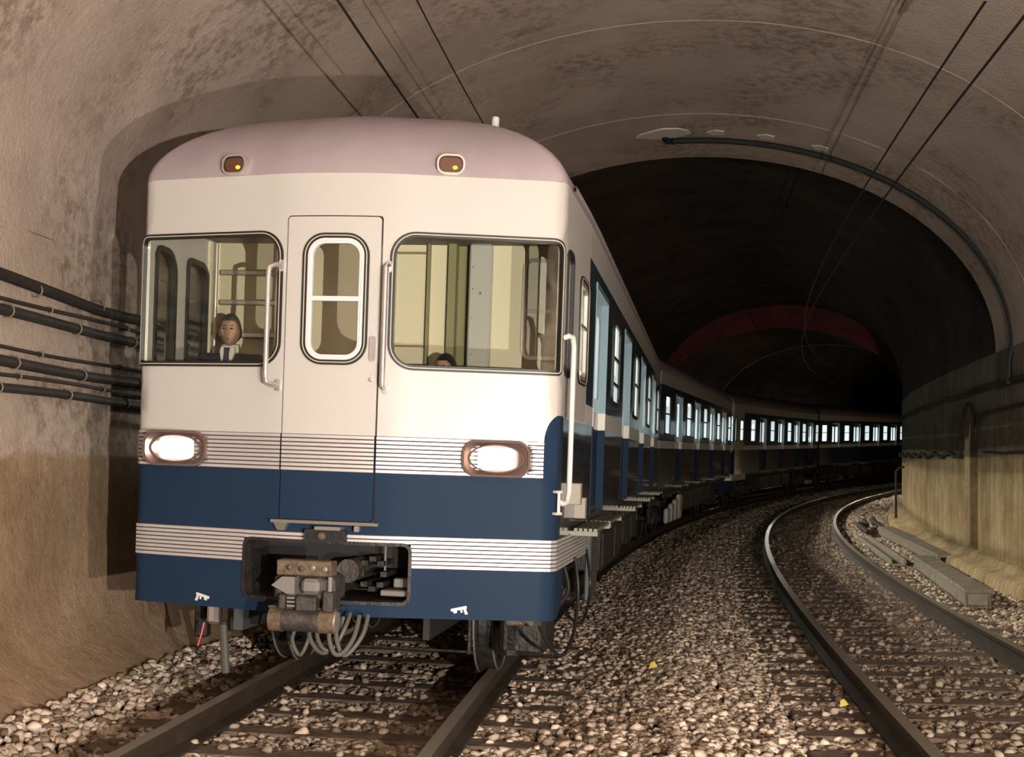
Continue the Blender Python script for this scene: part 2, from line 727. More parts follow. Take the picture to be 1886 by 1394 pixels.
nic = [(N0, .17)] + [(N1, .17), (N1, NT - .6)] + \
      [((N0 + N1) / 2 + .6 * math.cos(a), NT - .6 + .6 * math.sin(a)) for a in np.linspace(.2, math.pi - .2, 10)] + [(N0, NT - .6)]
nic = dense(nic, .3, .3)
mb = MB()
panel(mb, [(-13, .15), (110, .15), (110, SPRING), (-13, SPRING)], [nic], wr, 0, 0, su=.8, sv=.6)
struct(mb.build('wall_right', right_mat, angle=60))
mb = MB()
n = len(nic)
V = [wr(s, z, 0) for s, z in nic] + [wr(s, z, .55) for s, z in nic]
mb.add(V, [(i, (i + 1) % n, n + (i + 1) % n, n + i) for i in range(n)] + [tuple(range(n, 2 * n))])
struct(mb.build('wall_niche', right_mat, smooth=False))
rp = [(3.86, -.55), (3.90, -.12), (3.93, .02), (3.98, .05), (4.15, .08), (4.18, .14), (HW + .02, .17)]
mb = MB()
mb.grid(lambda s, j: rough(tun(s, *rp[int(j)]), .012, .9), np.concatenate([np.arange(-13, 30, .3), np.arange(30, 111, 1.5)]), range(len(rp)))
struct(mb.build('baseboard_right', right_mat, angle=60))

# vault: steps outwards into a taller stretch and back again
S_R = [(11.2, 37.5), (46.0, 74.0)]


shade_mat = concrete('shaded_vault_concrete', (.075, .058, .045), (.045, .036, .03), (.4, .35, .33), streak=False, bumpd=.03)  # shade of the vault beyond the first step, put into the concrete colour


def big(s):
    return any(a < s < b for a, b in S_R)


NA = 48
TH = [math.pi - math.pi * k / NA for k in range(NA + 1)]


def vault(s, th, extra):
    c, q = math.cos(th), math.sin(th)
    return tun(s, HW * c * (1 + .10 * extra * q), SPRING + (RISE + extra) * q)


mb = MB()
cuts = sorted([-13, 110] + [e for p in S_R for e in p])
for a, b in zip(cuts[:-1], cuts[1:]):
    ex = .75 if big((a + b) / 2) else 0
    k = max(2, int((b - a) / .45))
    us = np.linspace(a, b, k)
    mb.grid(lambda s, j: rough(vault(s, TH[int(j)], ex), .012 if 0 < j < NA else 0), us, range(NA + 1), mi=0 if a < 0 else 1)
struct(mb.build('ceiling', [vault_mat, shade_mat], angle=60))
# the stepped rims
for i, e in enumerate([S_R[0][0], S_R[0][1], S_R[1][0], S_R[1][1]]):
    mb = MB()
    mb.grid(lambda x, j: vault(e, TH[int(j)], x), [-.02, .80], range(NA + 1))
    mb.grid(lambda x, j: vault(e + x, TH[int(j)], -.02), [-.12 if i % 2 == 0 else 0, 0 if i % 2 == 0 else .25], range(NA + 1))
    m_ = vault_mat if i % 2 == 0 else mat('red_glow_rim', (.17, .03, .035), .85, var=.3, vscale=2)  # faint red glow on the far rims is put into their colour
    struct(mb.build('trim_%d' % (i + 1), m_, angle=50))
# construction joints in the lining
joint = mat('pale_joint_mortar', (.44, .34, .26), .9)
for i, s in enumerate((5.4, 8.9)):
    mb = MB()
    mb.tube([vault(s, th, -.004) for th in np.linspace(math.pi * .97, math.pi * .03, 70)], .005, 5)
    struct(mb.build('trim_%d' % (i + 5), joint))

# ground
ground_mat = concrete('ballast_ground', (.07, .05, .035), (.03, .022, .016), (.25, .22, .18), streak=False, bumpd=.06)


def bed(o, s=0):
    """height of the ballast at offset o from the tunnel centre line"""
    onear = o + 2.0
    z = -.20
    if o < -3.25:
        z = -.20 + (-3.25 - o) * .25
    elif -.7 < o < .75:
        z = -.20 + .10 * (1 - abs(o - .02) / .75)
    elif o > 3.3:
        z = -.20 + (o - 3.3) * .12
    if o < -.5:
        z += max(-.06, min(.07, (G / 2 - onear) * math.sin(CANT))) * min(1, (-.5 - o) / .5)
    return z


mb = MB()
mb.grid(lambda s, o: tun(s, o, bed(o) - .035 + .02 * noise.noise(Vector((s * 3, o * 3, 0)))),
        np.concatenate([np.arange(-13, 20, .25), np.arange(20, 111, 1.0)]), np.arange(-3.9, 4.01, .15))
struct(mb.build('floor', ground_mat, angle=80))


# ------------------------------------------------------------------ rails and sleepers
RP = [(-.036, 0), (.036, 0), (.037, -.03), (.033, -.042), (.010, -.055), (.009, -.125), (.070, -.150), (.072, -.162), (-.072, -.162),
      (-.070, -.150), (-.009, -.125), (-.010, -.055), (-.033, -.042), (-.037, -.03)]


def rail(fn, o, s0, s1, label):
    ss = np.concatenate([np.arange(s0, 30, .35), np.arange(30, s1, .8)])
    mb = MB()
    n = len(RP)
    V = [fn(s, o + a, z) for s in ss for a, z in RP]
    F, mi = [], []
    for i in range(len(ss) - 1):
        for k in range(n):
            l = (k + 1) % n
            F.append((i * n + k, i * n + l, (i + 1) * n + l, (i + 1) * n + k))
            mi.append(1 if k == 0 else 0)
    F.append(tuple(range(n)))
    mi.append(0)
    mb.add(V, F, mi)
    o_ = mb.build('rail', [M['rail_side'], M['rail_top']], angle=30)
    return tag(o_, label, 'rail', 'running rails of the two tracks')


rail(near_pt, -G / 2, -6.5, 66, 'rusty steel rail under the left wheels of the train, nearest the left wall')
rail(near_pt, G / 2, -6.5, 66, 'steel rail under the right wheels of the train, beside the wide gravel strip')
rail(far_pt, -G / 2, -6.5, 90, 'left rail of the empty track, its shiny head curving away beside the gravel strip')
rail(far_pt, G / 2, -6.5, 90, 'right rail of the empty track, nearest the whitish right wall')


def sleeper_mesh(i):
    mb = MB()
    L, W_ = 1.27, .115
    mb.box(-L, L, -W_, W_, -.16, 0, b=.012)
    me = mb.build('sleeper', M['wood'])
    return me


sl_var = []
SL_FOOT = []


def sleeper(fn, T, s, label, group, canted):
    if not sl_var:
        sl_var.append(sleeper_mesh(0))
        o = sl_var[0]
    else:
        o = sl_var[0].copy()
        COL.objects.link(o)
    c = Vector(fn(s, 0, -.166))
    a = float(np.interp(s, SS, T[2]))
    o.matrix_world = Matrix.Translation(c) @ Matrix.Rotation(-a + random.uniform(-.012, .012), 4, 'Z') @ Matrix.Rotation(CANT if canted else 0, 4, 'Y') @ \
        Matrix.Diagonal((1 + random.uniform(-.02, .03), 1 + random.uniform(-.06, .06), 1, 1))
    tag(o, label, 'sleeper', group)
    SL_FOOT.append((c.x, c.y, a))
    return o


k = 0
for s in np.arange(-.61, 4.6, .585):
    k += 1
    sleeper(near_pt, NEAR, s, 'timber sleeper under the train\'s track, %s from the bottom edge' % nth(k), 'sleepers under the occupied track', True)
k = 0
for s in np.arange(-.58, 28, .585):
    k += 1
    sleeper(far_pt, FAR, s, 'timber sleeper under the empty track, %s from the bottom edge' % nth(k), 'sleepers under the empty track', False)


# ------------------------------------------------------------------ ballast stones
def stones():
    ph = (1 + 5 ** .5) / 2
    ico = np.array([(-1, ph, 0), (1, ph, 0), (-1, -ph, 0), (1, -ph, 0), (0, -1, ph), (0, 1, ph), (0, -1, -ph), (0, 1, -ph),
                    (ph, 0, -1), (ph, 0, 1), (-ph, 0, -1), (-ph, 0, 1)]) / math.sqrt(1 + ph * ph)
    tri = np.array([(0, 11, 5), (0, 5, 1), (0, 1, 7), (0, 7, 10), (0, 10, 11), (1, 5, 9), (5, 11, 4), (11, 10, 2), (10, 7, 6), (7, 1, 8),
                    (3, 9, 4), (3, 4, 2), (3, 2, 6), (3, 6, 8), (3, 8, 9), (4, 9, 5), (2, 4, 11), (6, 2, 10), (8, 6, 7), (9, 8, 1)])
    variants = [ico * rng.uniform(.55, 1.35, (12, 1)) * np.array([1.2, .95, .75]) for _ in range(14)]
    pos, size, dirty = [], [], []
    feet = SL_FOOT

    def put(s0, s1, o0, o1, dens, r0, r1, lift=0.0):
        n = int((s1 - s0) * (o1 - o0) * dens)
        s = rng.uniform(s0, s1, n)
        o = rng.uniform(o0, o1, n)
        for a, b in zip(s, o):
            x, y, z = tun(a, b, bed(b))
            u, v = x / y * 2400 + 943, 0
            if y < 5.5 or u < -450 or u > 2400:
                continue
            r = rng.uniform(r0, r1)
            on = False
            for (cx, cy, ca) in near_feet.get(int(y * 2), ()):
                dx, dy = x - cx, y - cy
                al = dx * math.cos(ca) - dy * math.sin(ca)
                ac = dx * math.sin(ca) + dy * math.cos(ca)
                if abs(al) < 1.28 and abs(ac) < .105:
                    on = True
            if on and rng.random() > .06:
                continue
            dirty.append(.42 if 1.28 < b < 2.72 else (.62 if -2.72 < b < -1.28 else 1.0))
            pos.append((x, y, z + rng.uniform(-.02, .018) + lift + (.035 if on else 0)))
            size.append(r)

    near_feet = {}
    for f in feet:
        for kk in range(int((f[1] - .6) * 2), int((f[1] + .6) * 2) + 1):
            near_feet.setdefault(kk, []).append(f)
    put(-2.2, 2.5, -3.75, 3.9, 720, .021, .040)
    put(2.5, 8, -1.2, 3.9, 640, .022, .040)
    put(2.5, 8, -3.7, -1.2, 250, .022, .036)
    put(8, 16, -1.2, 3.9, 400, .025, .043)
    put(16, 31, -1.2, 3.9, 170, .035, .055)
    put(30, 62, -1.2, 3.9, 70, .045, .075)
    pos_, size_ = np.array(pos), np.array(size)
    # keep the rail heads and feet clear
    N = len(pos_)
    A = rng.uniform(0, 2 * math.pi, (N, 3))
    V = np.zeros((N, 12, 3), np.float32)
    which = rng.integers(0, 14, N)
    for i in range(14):
        m = which == i
        V[m] = variants[i][None]
    ca, sa = np.cos(A), np.sin(A)
    x, y, z = V[..., 0], V[..., 1], V[..., 2]
    x, y = x * ca[:, :1] - y * sa[:, :1], x * sa[:, :1] + y * ca[:, :1]
    t = (A[:, 1:2] - math.pi) * .25
    y, z = y * np.cos(t) - z * np.sin(t), y * np.sin(t) + z * np.cos(t)
    V = np.stack([x, y, z], -1) * size_[:, None, None] + pos_[:, None, :]
    F = tri[None] + (np.arange(N) * 12)[:, None, None]
    me = bpy.data.meshes.new('ballast_stones')
    nf = N * 20
    me.vertices.add(N * 12)
    me.vertices.foreach_set('co', V.reshape(-1).astype(np.float32))
    me.loops.add(nf * 3)
    me.loops.foreach_set('vertex_index', F.reshape(-1).astype(np.int32))
    me.polygons.add(nf)
    me.polygons.foreach_set('loop_start', np.arange(0, nf * 3, 3, dtype=np.int32))
    me.update(calc_edges=True)
    at = me.attributes.new('tone', 'FLOAT', 'POINT')
    at.data.foreach_set('value', np.repeat(rng.random(N) * np.array(dirty), 12).astype(np.float32))
    m = bpy.data.materials.new('ballast_stone')
    m.use_nodes = True
    nt = m.node_tree
    b = nt.nodes['Principled BSDF']
    b.inputs['Roughness'].default_value = .85
    b.inputs['Specular IOR Level'].default_value = .2
    an = nt.nodes.new('ShaderNodeAttribute')
    an.attribute_name = 'tone'
    r = nt.nodes.new('ShaderNodeValToRGB')
    r.color_ramp.elements[0].color = (.13, .092, .062, 1)
    r.color_ramp.elements[1].color = (.72, .575, .445, 1)
    e = r.color_ramp.elements.new(.5)
    e.color = (.45, .355, .27, 1)
    nt.links.new(an.outputs['Fac'], r.inputs['Fac'])
    nt.links.new(r.outputs['Color'], b.inputs['Base Color'])
    me.materials.append(m)
    o = bpy.data.objects.new('ballast_stones', me)
    COL.objects.link(o)
    tag(o, 'pale broken-stone ballast spread between and around the two tracks', 'ballast', kind='stuff')


stones()

# ================================================================== METRO CARS
CHW, SAG = 1.35, .296


def make_plan():
    P = []
    xc = 1.265
    xs = np.linspace(0, xc, 80)
    slope = np.interp(xs, [0, .25, .36, .42, .50, .7, 1.0, xc], [0, .10, .20, .245, .24, .215, .225, .24])
    ls = np.concatenate([[0], np.cumsum((slope[1:] + slope[:-1]) / 2 * np.diff(xs))])
    P = [(float(x), float(l)) for x, l in zip(xs, ls)]
    l0, sl = float(ls[-1]), .24
    a, b = np.array([xc, l0]), np.array([1.325, l0 + .09])
    c = np.array([1.320, l0 + (1.320 - xc) * sl])
    for t in np.linspace(0, 1, 20)[1:]:
        P.append(tuple((1 - t) ** 2 * a + 2 * t * (1 - t) * c + t * t * b))
    # the flanks widen gently behind the cab corner
    l = l0 + .09
    while l < 20:
        l += .1 if l < 2 else .25
        P.append((CHW - (CHW - 1.325) * max(0.0, 1 - (l - l0 - .09) / 1.3), l))
    P = np.array(P)
    S = np.concatenate([[0], np.cumsum(np.hypot(*np.diff(P, axis=0).T))])
    D = np.gradient(P, S, axis=0)
    D /= np.linalg.norm(D, axis=1)[:, None]
    Nn = np.stack([D[:, 1], -D[:, 0]], 1)
    return P, S, Nn


PP, PS, PN = make_plan()
S_SIDE = float(np.interp(5.0, PP[:, 1], PS)) - 5.0   # s = S_SIDE + l along the side


FLAT = [False]      # cars without a cab have straight flanks right to their ends


def F(s, z, d):
    if FLAT[0]:
        return (math.copysign(CHW + d, s), abs(s) - S_SIDE, float(z))
    a = abs(s)
    x = np.interp(a, PS, PP[:, 0])
    l = np.interp(a, PS, PP[:, 1])
    nx = np.interp(a, PS, PN[:, 0])
    nl = np.interp(a, PS, PN[:, 1])
    x += nx * d
    l += nl * d
    return (float(math.copysign(1, s) * x if s else 0.0), float(l), float(z))


def s_off(x):
    return float(np.interp(x, PP[:98, 0], PS[:98]))


def sl_(l):
    return S_SIDE + l


def chord(s0, L):
    b = .19 * L
    A = np.array(pt(NEAR, s0 + b, 0, 0))
    B = np.array(pt(NEAR, s0 + L - b, 0, 0))
    t = B - A
    hd = math.atan2(t[0], t[1])
    pitch = math.atan2(t[2], math.hypot(t[0], t[1]))
    R = Matrix.Rotation(-hd, 4, 'Z') @ Matrix.Rotation(pitch, 4, 'X') @ Matrix.Rotation(CANT, 4, 'Y')
    o = A - t / np.linalg.norm(t) * b
    return Matrix.Translation((o[0], o[1], o[2] + G / 2 * math.sin(CANT))) @ R


Z_ROOF = 3.148


def ribs(mb, s0, s1, z0, z1, pitch=.0242, d=.008, low=.001):
    """horizontal corrugations: raised bars with dark grooves between them"""
    n = max(1, round((z1 - z0) / pitch))
    p = (z1 - z0) / n
    prof, mi = [], []
    for i in range(n):
        a = z0 + i * p
        prof += [(a + .0022, low), (a + .0045, d), (a + p - .0045, d), (a + p - .0022, low)]
    prof = [(z0, low)] + prof + [(z1, low)]
    us = np.linspace(s0, s1, max(2, int(abs(s1 - s0) / .05)))
    # faces between consecutive profile points: groove when both sit low
    g = lambda i, j: 1 if (prof[j][1] < low + .001 and prof[j + 1][1] < low + .001) else 0
    mb.grid(lambda s, j: F(s, prof[int(j)][0], prof[int(j)][1]), us, range(len(prof)), mi=g)


def window(car, loop, pane='glass', name='window', bars=(), alu=False, d=0.0, trim=True, deep=-.012):
    """rubber gasket with a bright filler strip, an optional aluminium sash, and a pane"""
    mb = MB()
    mb.ring(loop, -.010, .022, F, d - .012, d + .012, 0)
    if deep < -.02:
        mb.ring(loop, -.010, .026, F, deep, -.028, 0)
        mb.ring(loop, -.010, .0, F, -.030, 0, 0)
    if trim:
        mb.ring(loop, .004, .0095, F, d + .010, d + .015, 1)
    o = mb.build(name, [M['rubber'], M['filler']], car)
    inner = offset(loop, -.006)
    if alu:
        mb = MB()
        mb.ring(inner, -.032, 0, F, d - .02, d + .004)
        u = [p[0] for p in inner]
        for z in bars:
            mb.prism([(min(u) + .02, z - .012), (max(u) - .02, z - .012), (max(u) - .02, z + .012), (min(u) + .02, z + .012)], F, d - .018, d + .006)
        mb.build('sash', M['alu'], o)
    elif bars:
        mb = MB()
        u = [p[0] for p in inner]
        for z in bars:
            mb.prism([(min(u), z - .014), (max(u), z - .014), (max(u), z + .014), (min(u), z + .014)], F, d - .012, d + .008)
        mb.build('sash_bar', M['rubber'], o)
    mb = MB()
    panel(mb, inner, [], F, d - .006, .005, su=.1, sv=.4)
    mb.build('pane', M[pane], o)
    return o


def rr_side(l0, l1, z0, z1, r, sgn=1):
    lp_ = rrect(sl_(l0), sl_(l1), z0, z1, r, 6, .2)
    if sgn < 0:
        lp_ = [(-u, v) for u, v in reversed(lp_)]
    return lp_


def side_mat(u, z):
    l = abs(u) - S_SIDE
    if z > 2.92:
        return 0
    if z > 1.895:
        return 2
    if z > 1.756:
        return 3
    return 1


SIDE_M = [M['cream'], M['navy_side'], M['blue'], M['white']]


def roof(car, L, cab_front, cab_back=False):
    mb = MB()
    A, D = .50, .78
    th = np.linspace(0, math.pi / 2, 15)
    ss = np.concatenate([np.arange(0, s_off(1.26), .06), np.arange(s_off(1.26), S_SIDE + .6, .02), np.arange(S_SIDE + .8, sl_(L), 1.2), [sl_(L)]])
    if not cab_front:
        ss = np.linspace(sl_(.02), sl_(L), 16)
        mb.grid(lambda l, t: (CHW * math.cos(t) ** .8 * (1 if t < 1.5707 else 0), l, Z_ROOF + A * math.sin(t) ** 1.12), np.linspace(.02, L, 14), th)
        mb.grid(lambda l, t: (-CHW * math.cos(t) ** .8 * (1 if t < 1.5707 else 0), l, Z_ROOF + A * math.sin(t) ** 1.12), np.linspace(.02, L, 14), th)
    ss = np.concatenate([-ss[:0:-1], ss])

    def f(s, t):
        x, l, _ = F(s, 0, 0)
        wv = math.cos(t) ** .80 if t < math.pi / 2 - 1e-6 else 0.0
        zz = Z_ROOF + A * math.sin(t) ** 1.12
        if not cab_front:
            return (x * wv, min(max(l, .0), L), zz)
        k = math.cos(t)
        ll = l * wv + D * (1 - k) if l < 1.4 else l
        if l < 1.4:
            bl = max(0.0, min(1.0, (l - .5) / .9))
            ll = (l * (wv if abs(x) < CHW - 1e-6 else 1) + D * (1 - k)) * (1 - bl) + max(l, D * (1 - k)) * bl
        return (x * wv, ll, zz)

    if cab_front:
        mb.grid(f, ss, th)
    # gutter strip along each side
    for sg in (-1, 1):
        us = np.linspace(sl_(.5), sl_(L), 20)
        mb.grid(lambda u, j: F(sg * u, *[(Z_ROOF + .03, .0), (Z_ROOF + .03, .025), (Z_ROOF - .005, .025), (Z_ROOF - .005, .0)][int(j)]), us, range(4))
    return mb.build('roof', M['roof'], car, angle=40)


def end_wall(car, l, mat_, z0=.95, z1=Z_ROOF):
    mb = MB()
    prof = [(-CHW + .01, z0), (CHW - .01, z0), (CHW - .01, z1)]
    for t in np.linspace(0, math.pi, 25)[1:-1]:
        c = math.cos(t)
        prof.append((math.copysign(abs(c) ** 1.0, c) * (CHW - .02), z1 + .49 * math.sin(t) ** .8))
    prof.append((-CHW + .01, z1))
    mb.prism(prof, lambda x, z, d: (x, l + d, z), 0, .04)
    return mb.build('end_wall', mat_, car)


def passenger_door(car, sgn, lc):
    """recessed double door: frame, two leaves with lit panes"""
    l0, l1, z0, z1 = lc - .575, lc + .575, 1.10, 2.80
    dep = -.060
    zs = [z0, 1.756, 1.895, z1]
    mb = MB()
    for i, mi in ((0, 1), (1, 2), (2, 0)):
        a, b = zs[i], zs[i + 1]
        # near jamb and far jamb as L-section trims
        for (p, q) in ((l0 - .004, l0 + .012), (l1 - .012, l1 + .018)):
            mb.prism([(sgn * sl_(p), a), (sgn * sl_(q), a), (sgn * sl_(q), b), (sgn * sl_(p), b)], F, dep, .004, mi)
    mb.prism([(sgn * sl_(l0), z1 - .012), (sgn * sl_(l1), z1 - .012), (sgn * sl_(l1), z1 + .03), (sgn * sl_(l0), z1 + .03)], F, dep, .006, 0)
    root = mb.build('door_frame', [M['paleblue'], M['navy'], M['white']], car)
    for (p, q) in ((l0 + .014, lc - .004), (lc + .004, l1 - .014)):
        mb = MB()
        win = rrect(min(sgn * sl_(p + .08), sgn * sl_(q - .08)), max(sgn * sl_(p + .08), sgn * sl_(q - .08)), 2.0, 2.66, .06, 5, .2)
        ol = [(sgn * sl_(p), z0), (sgn * sl_(q), z0), (sgn * sl_(q), z1 - .014), (sgn * sl_(p), z1 - .014)]
        if sgn < 0:
            ol.reverse()
        panel(mb, ol, [win], F, dep + .004, .028, lines=(1.756, 1.895), su=.3, sv=.6,
              matf=lambda u, z: 1 if z < 1.756 else (2 if z < 1.895 else 0))
        leaf = mb.build('door_leaf', [M['blue'], M['navy'], M['white']], root)
    mb = MB()
    for (p, q) in ((l0 + .014, lc - .004), (lc + .004, l1 - .014)):
        win = rrect(min(sgn * sl_(p + .08), sgn * sl_(q - .08)), max(sgn * sl_(p + .08), sgn * sl_(q - .08)), 2.0, 2.66, .06, 5, .2)
        panel(mb, win, [], F, dep - .004, .005, su=.5, sv=.5)
    mb.build('pane', M['lit'], root)
    return root


def bogie(car, l, full=True):
    e = empty('bogie')
    e.parent = car
    e.location = (0, l, 0)
    mb = MB()
    for sx in (-1, 1):
        mb.box(sx * 1.02 - .05, sx * 1.02 + .05, -1.5, 1.5, .42, .62, b=.02)
        mb.box(sx * 1.02 - .07, sx * 1.02 + .07, -.25, .25, .30, .75, b=.03)
        for yy in (-1.0, 1.0):
            mb.box(sx * 1.02 - .10, sx * 1.02 + .10, yy - .16, yy + .16, .28, .56, b=.03)
            mb.cyl((sx * 1.0, yy - .3, .62), (sx * 1.0, yy - .3, .88), .07, 12)
    mb.box(-1.0, 1.0, -.25, .25, .5, .8, b=.03)
    mb.build('bogie_frame', M['iron'], e)
    for yy in (-1.0, 1.0):
        mb = MB()
        mb.cyl((-.95, yy, .40), (.95, yy, .40), .075, 16)
        ax = mb.build('axle', M['iron'], e)
        for sx in (-1, 1):
            mb = MB()
            mb.lathe([(.05, -.07), (.40, -.06), (.402, .045), (.385, .05), (.34, .04), (.33, .0), (.12, -.01), (.11, .06), (.05, .06)] if False else
                     [(.10, -.085), (.32, -.075), (.34, -.085), (.428, -.072), (.432, -.05), (.405, -.038), (.398, .055), (.34, .06), (.32, .02), (.12, .03), (.10, .07)],
                     (sx * (G / 2 + .012), yy, .398), (sx, 0, 0), 40)
            for (r_, h_) in ((.428, -.072), (.400, .055)):
                mb.tube([(sx * (G / 2 + .012 + h_), yy + r_ * math.cos(t), .398 + r_ * math.sin(t)) for t in np.linspace(0, 2 * math.pi, 41)[:-1]], .008, 6, 1, closed=True)
            mb.build('wheel', [M['iron'], M['bright']], ax)
    return e


LAMP_W = 4000


def build_car(s0, L, doors, wins, label, front, first=False):
    mw = chord(s0, L)
    car = empty('metro_car')
    car.matrix_world = mw
    tag(car, label, 'metro train car', 'cars of the blue and cream metro train')
    FLAT[0] = not front
    for sgn in (1, -1):
        holes = []
        for lc in doors:
            holes.append(dense(sorted_rect(sgn, lc - .575, lc + .575, 1.10, 2.80), .4, .5))
        for (l0, l1) in wins:
            holes.append(rr_side(l0, l1, 2.03, 2.73, .07, sgn))
        if front:
            ol = [(sl_(.45), 1.02), (sl_(L), 1.02), (sl_(L), Z_ROOF), (sl_(1.635), Z_ROOF), (sl_(1.635), 1.765), (sl_(.45), 1.765)]
        else:
            ol = [(sl_(.02), 1.02), (sl_(L), 1.02), (sl_(L), Z_ROOF), (sl_(.02), Z_ROOF)]
        if sgn < 0:
            ol = [(-u, v) for u, v in reversed(ol)]
        mb = MB()
        panel(mb, ol, holes, F, 0, .03, lines=(1.756, 1.895, 2.92), su=.5, sv=.5, matf=side_mat)
        mb.build('side_panel', SIDE_M, car, angle=25)
        for lc in doors:
            passenger_door(car, sgn, lc)
        for i, (l0, l1) in enumerate(wins):
            window(car, rr_side(l0, l1, 2.03, 2.73, .07, sgn), pane='lit', bars=((2.43, 2.20) if (first and i == 0) else (2.40,)), trim=False)
    roof(car, L, front)
    if not front:
        end_wall(car, .02, M['navy'])
    end_wall(car, L - .06, M['navy'])
    # saloon: pale lining, floor and the lit lamp tube along the ceiling
    c0 = 1.5 if front else .1
    mb = MB()
    mb.box(-1.30, 1.30, c0, L - .1, 1.07, 1.10, 1)
    mb.box(-1.30, 1.30, c0, L - .1, 3.0, 3.03, 0)
    mb.build('saloon_lining', [mat('saloon_white', (.8, .8, .76), .6), M['floor']], car)
    mb = MB()
    c1 = 5.2 if front else .6
    mb.box(-.05, .05, c1, L - .6, 2.965, 2.998, b=.01)
    lt = mb.build('ceiling_lamp', mat('lamp_tube', (.9, .9, .9), .4, emit=(.95, 1.0, .92), strength=2.0), car)
    ld = bpy.data.lights.new('saloon_light', 'AREA')
    ld.shape = 'RECTANGLE'
    ld.size, ld.size_y = .08, L - c1 - .7
    ld.energy = LAMP_W * (L - c1) / 15
    ld.color = (1.0, .93, .78)
    lo = bpy.data.objects.new('saloon_light', ld)
    COL.objects.link(lo)
    lo.parent = car
    lo.location = (0, (c1 + L - .6) / 2, 2.955)
    # underframe and equipment
    mb = MB()
    mb.box(-1.25, 1.25, 2.0, L - .3, .90, 1.06, b=.02)
    mb.box(-.6, .6, .4, L - .2, .80, 1.0)
    for l in np.arange(2.3, L - .3, 1.1):
        mb.box(-1.27, 1.27, l, l + .06, .86, 1.08)
    mb.build('underframe', M['dark'], car)
    for l in (2.75, L - 2.75):
        bogie(car, l)
    if first:
        boxes = [(5.2, 6.6, .42, .86, 'iron'), (6.9, 7.9, .40, .86, 'iron'), (8.3, 9.8, .46, .86, 'iron'), (10.0, 10.9, .45, .86, 'iron')]
        for (a, b, z0, z1, m_) in boxes:
            mb = MB()
            mb.box(.55, 1.22, a, b, z0, z1, b=.02)
            mb.box(1.215, 1.235, a + .05, b - .05, z0 + .05, z1 - .06, b=.005)
            mb.build('equipment_box', M[m_], car)
    else:
        for (a, b) in ((5.0, 6.8), (7.3, 9.0), (9.6, 11.0)):
            mb = MB()
            mb.box(.55, 1.22, a, b, .42, .86, b=.02)
            mb.build('equipment_box', M['iron'], car)
    # step boards under the doors
    for sgn in ((1, -1) if first else (1,)):
        for lc in doors:
            mb = MB()
            a, b = lc - .62, lc + .62
            for i in range(5):
                x = 1.36 + i * .032
                mb.box(min(sgn * x, sgn * (x + .022)), max(sgn * x, sgn * (x + .022)), a, b, 1.040, 1.060)
            for y in (a, b - .02):
                mb.box(min(sgn * 1.33, sgn * 1.515), max(sgn * 1.33, sgn * 1.515), y, y + .02, 1.012, 1.041)
            st = mb.build('step_board', M['galv'], car)
    FLAT[0] = False
    return car


def sorted_rect(sgn, l0, l1, z0, z1):
    a, b = sgn * sl_(l0), sgn * sl_(l1)
    a, b = min(a, b), max(a, b)
    return [(a, z0), (b, z0), (b, z1), (a, z1)]


S127 = s_off(1.240)
S130 = s_off(1.318)
Z1B, Z1T, Z2B, Z2T = 1.386, 1.605, .831, 1.022


def arc_corner(sg=1):
    # quarter curve of the blue side colour rising over the corner
    pts = []
    for t in np.linspace(0, math.pi / 2, 9):
        pts.append((S127 + (S130 - S127) * (1 - math.cos(t)), 1.60 + .165 * math.sin(t)))
    return pts


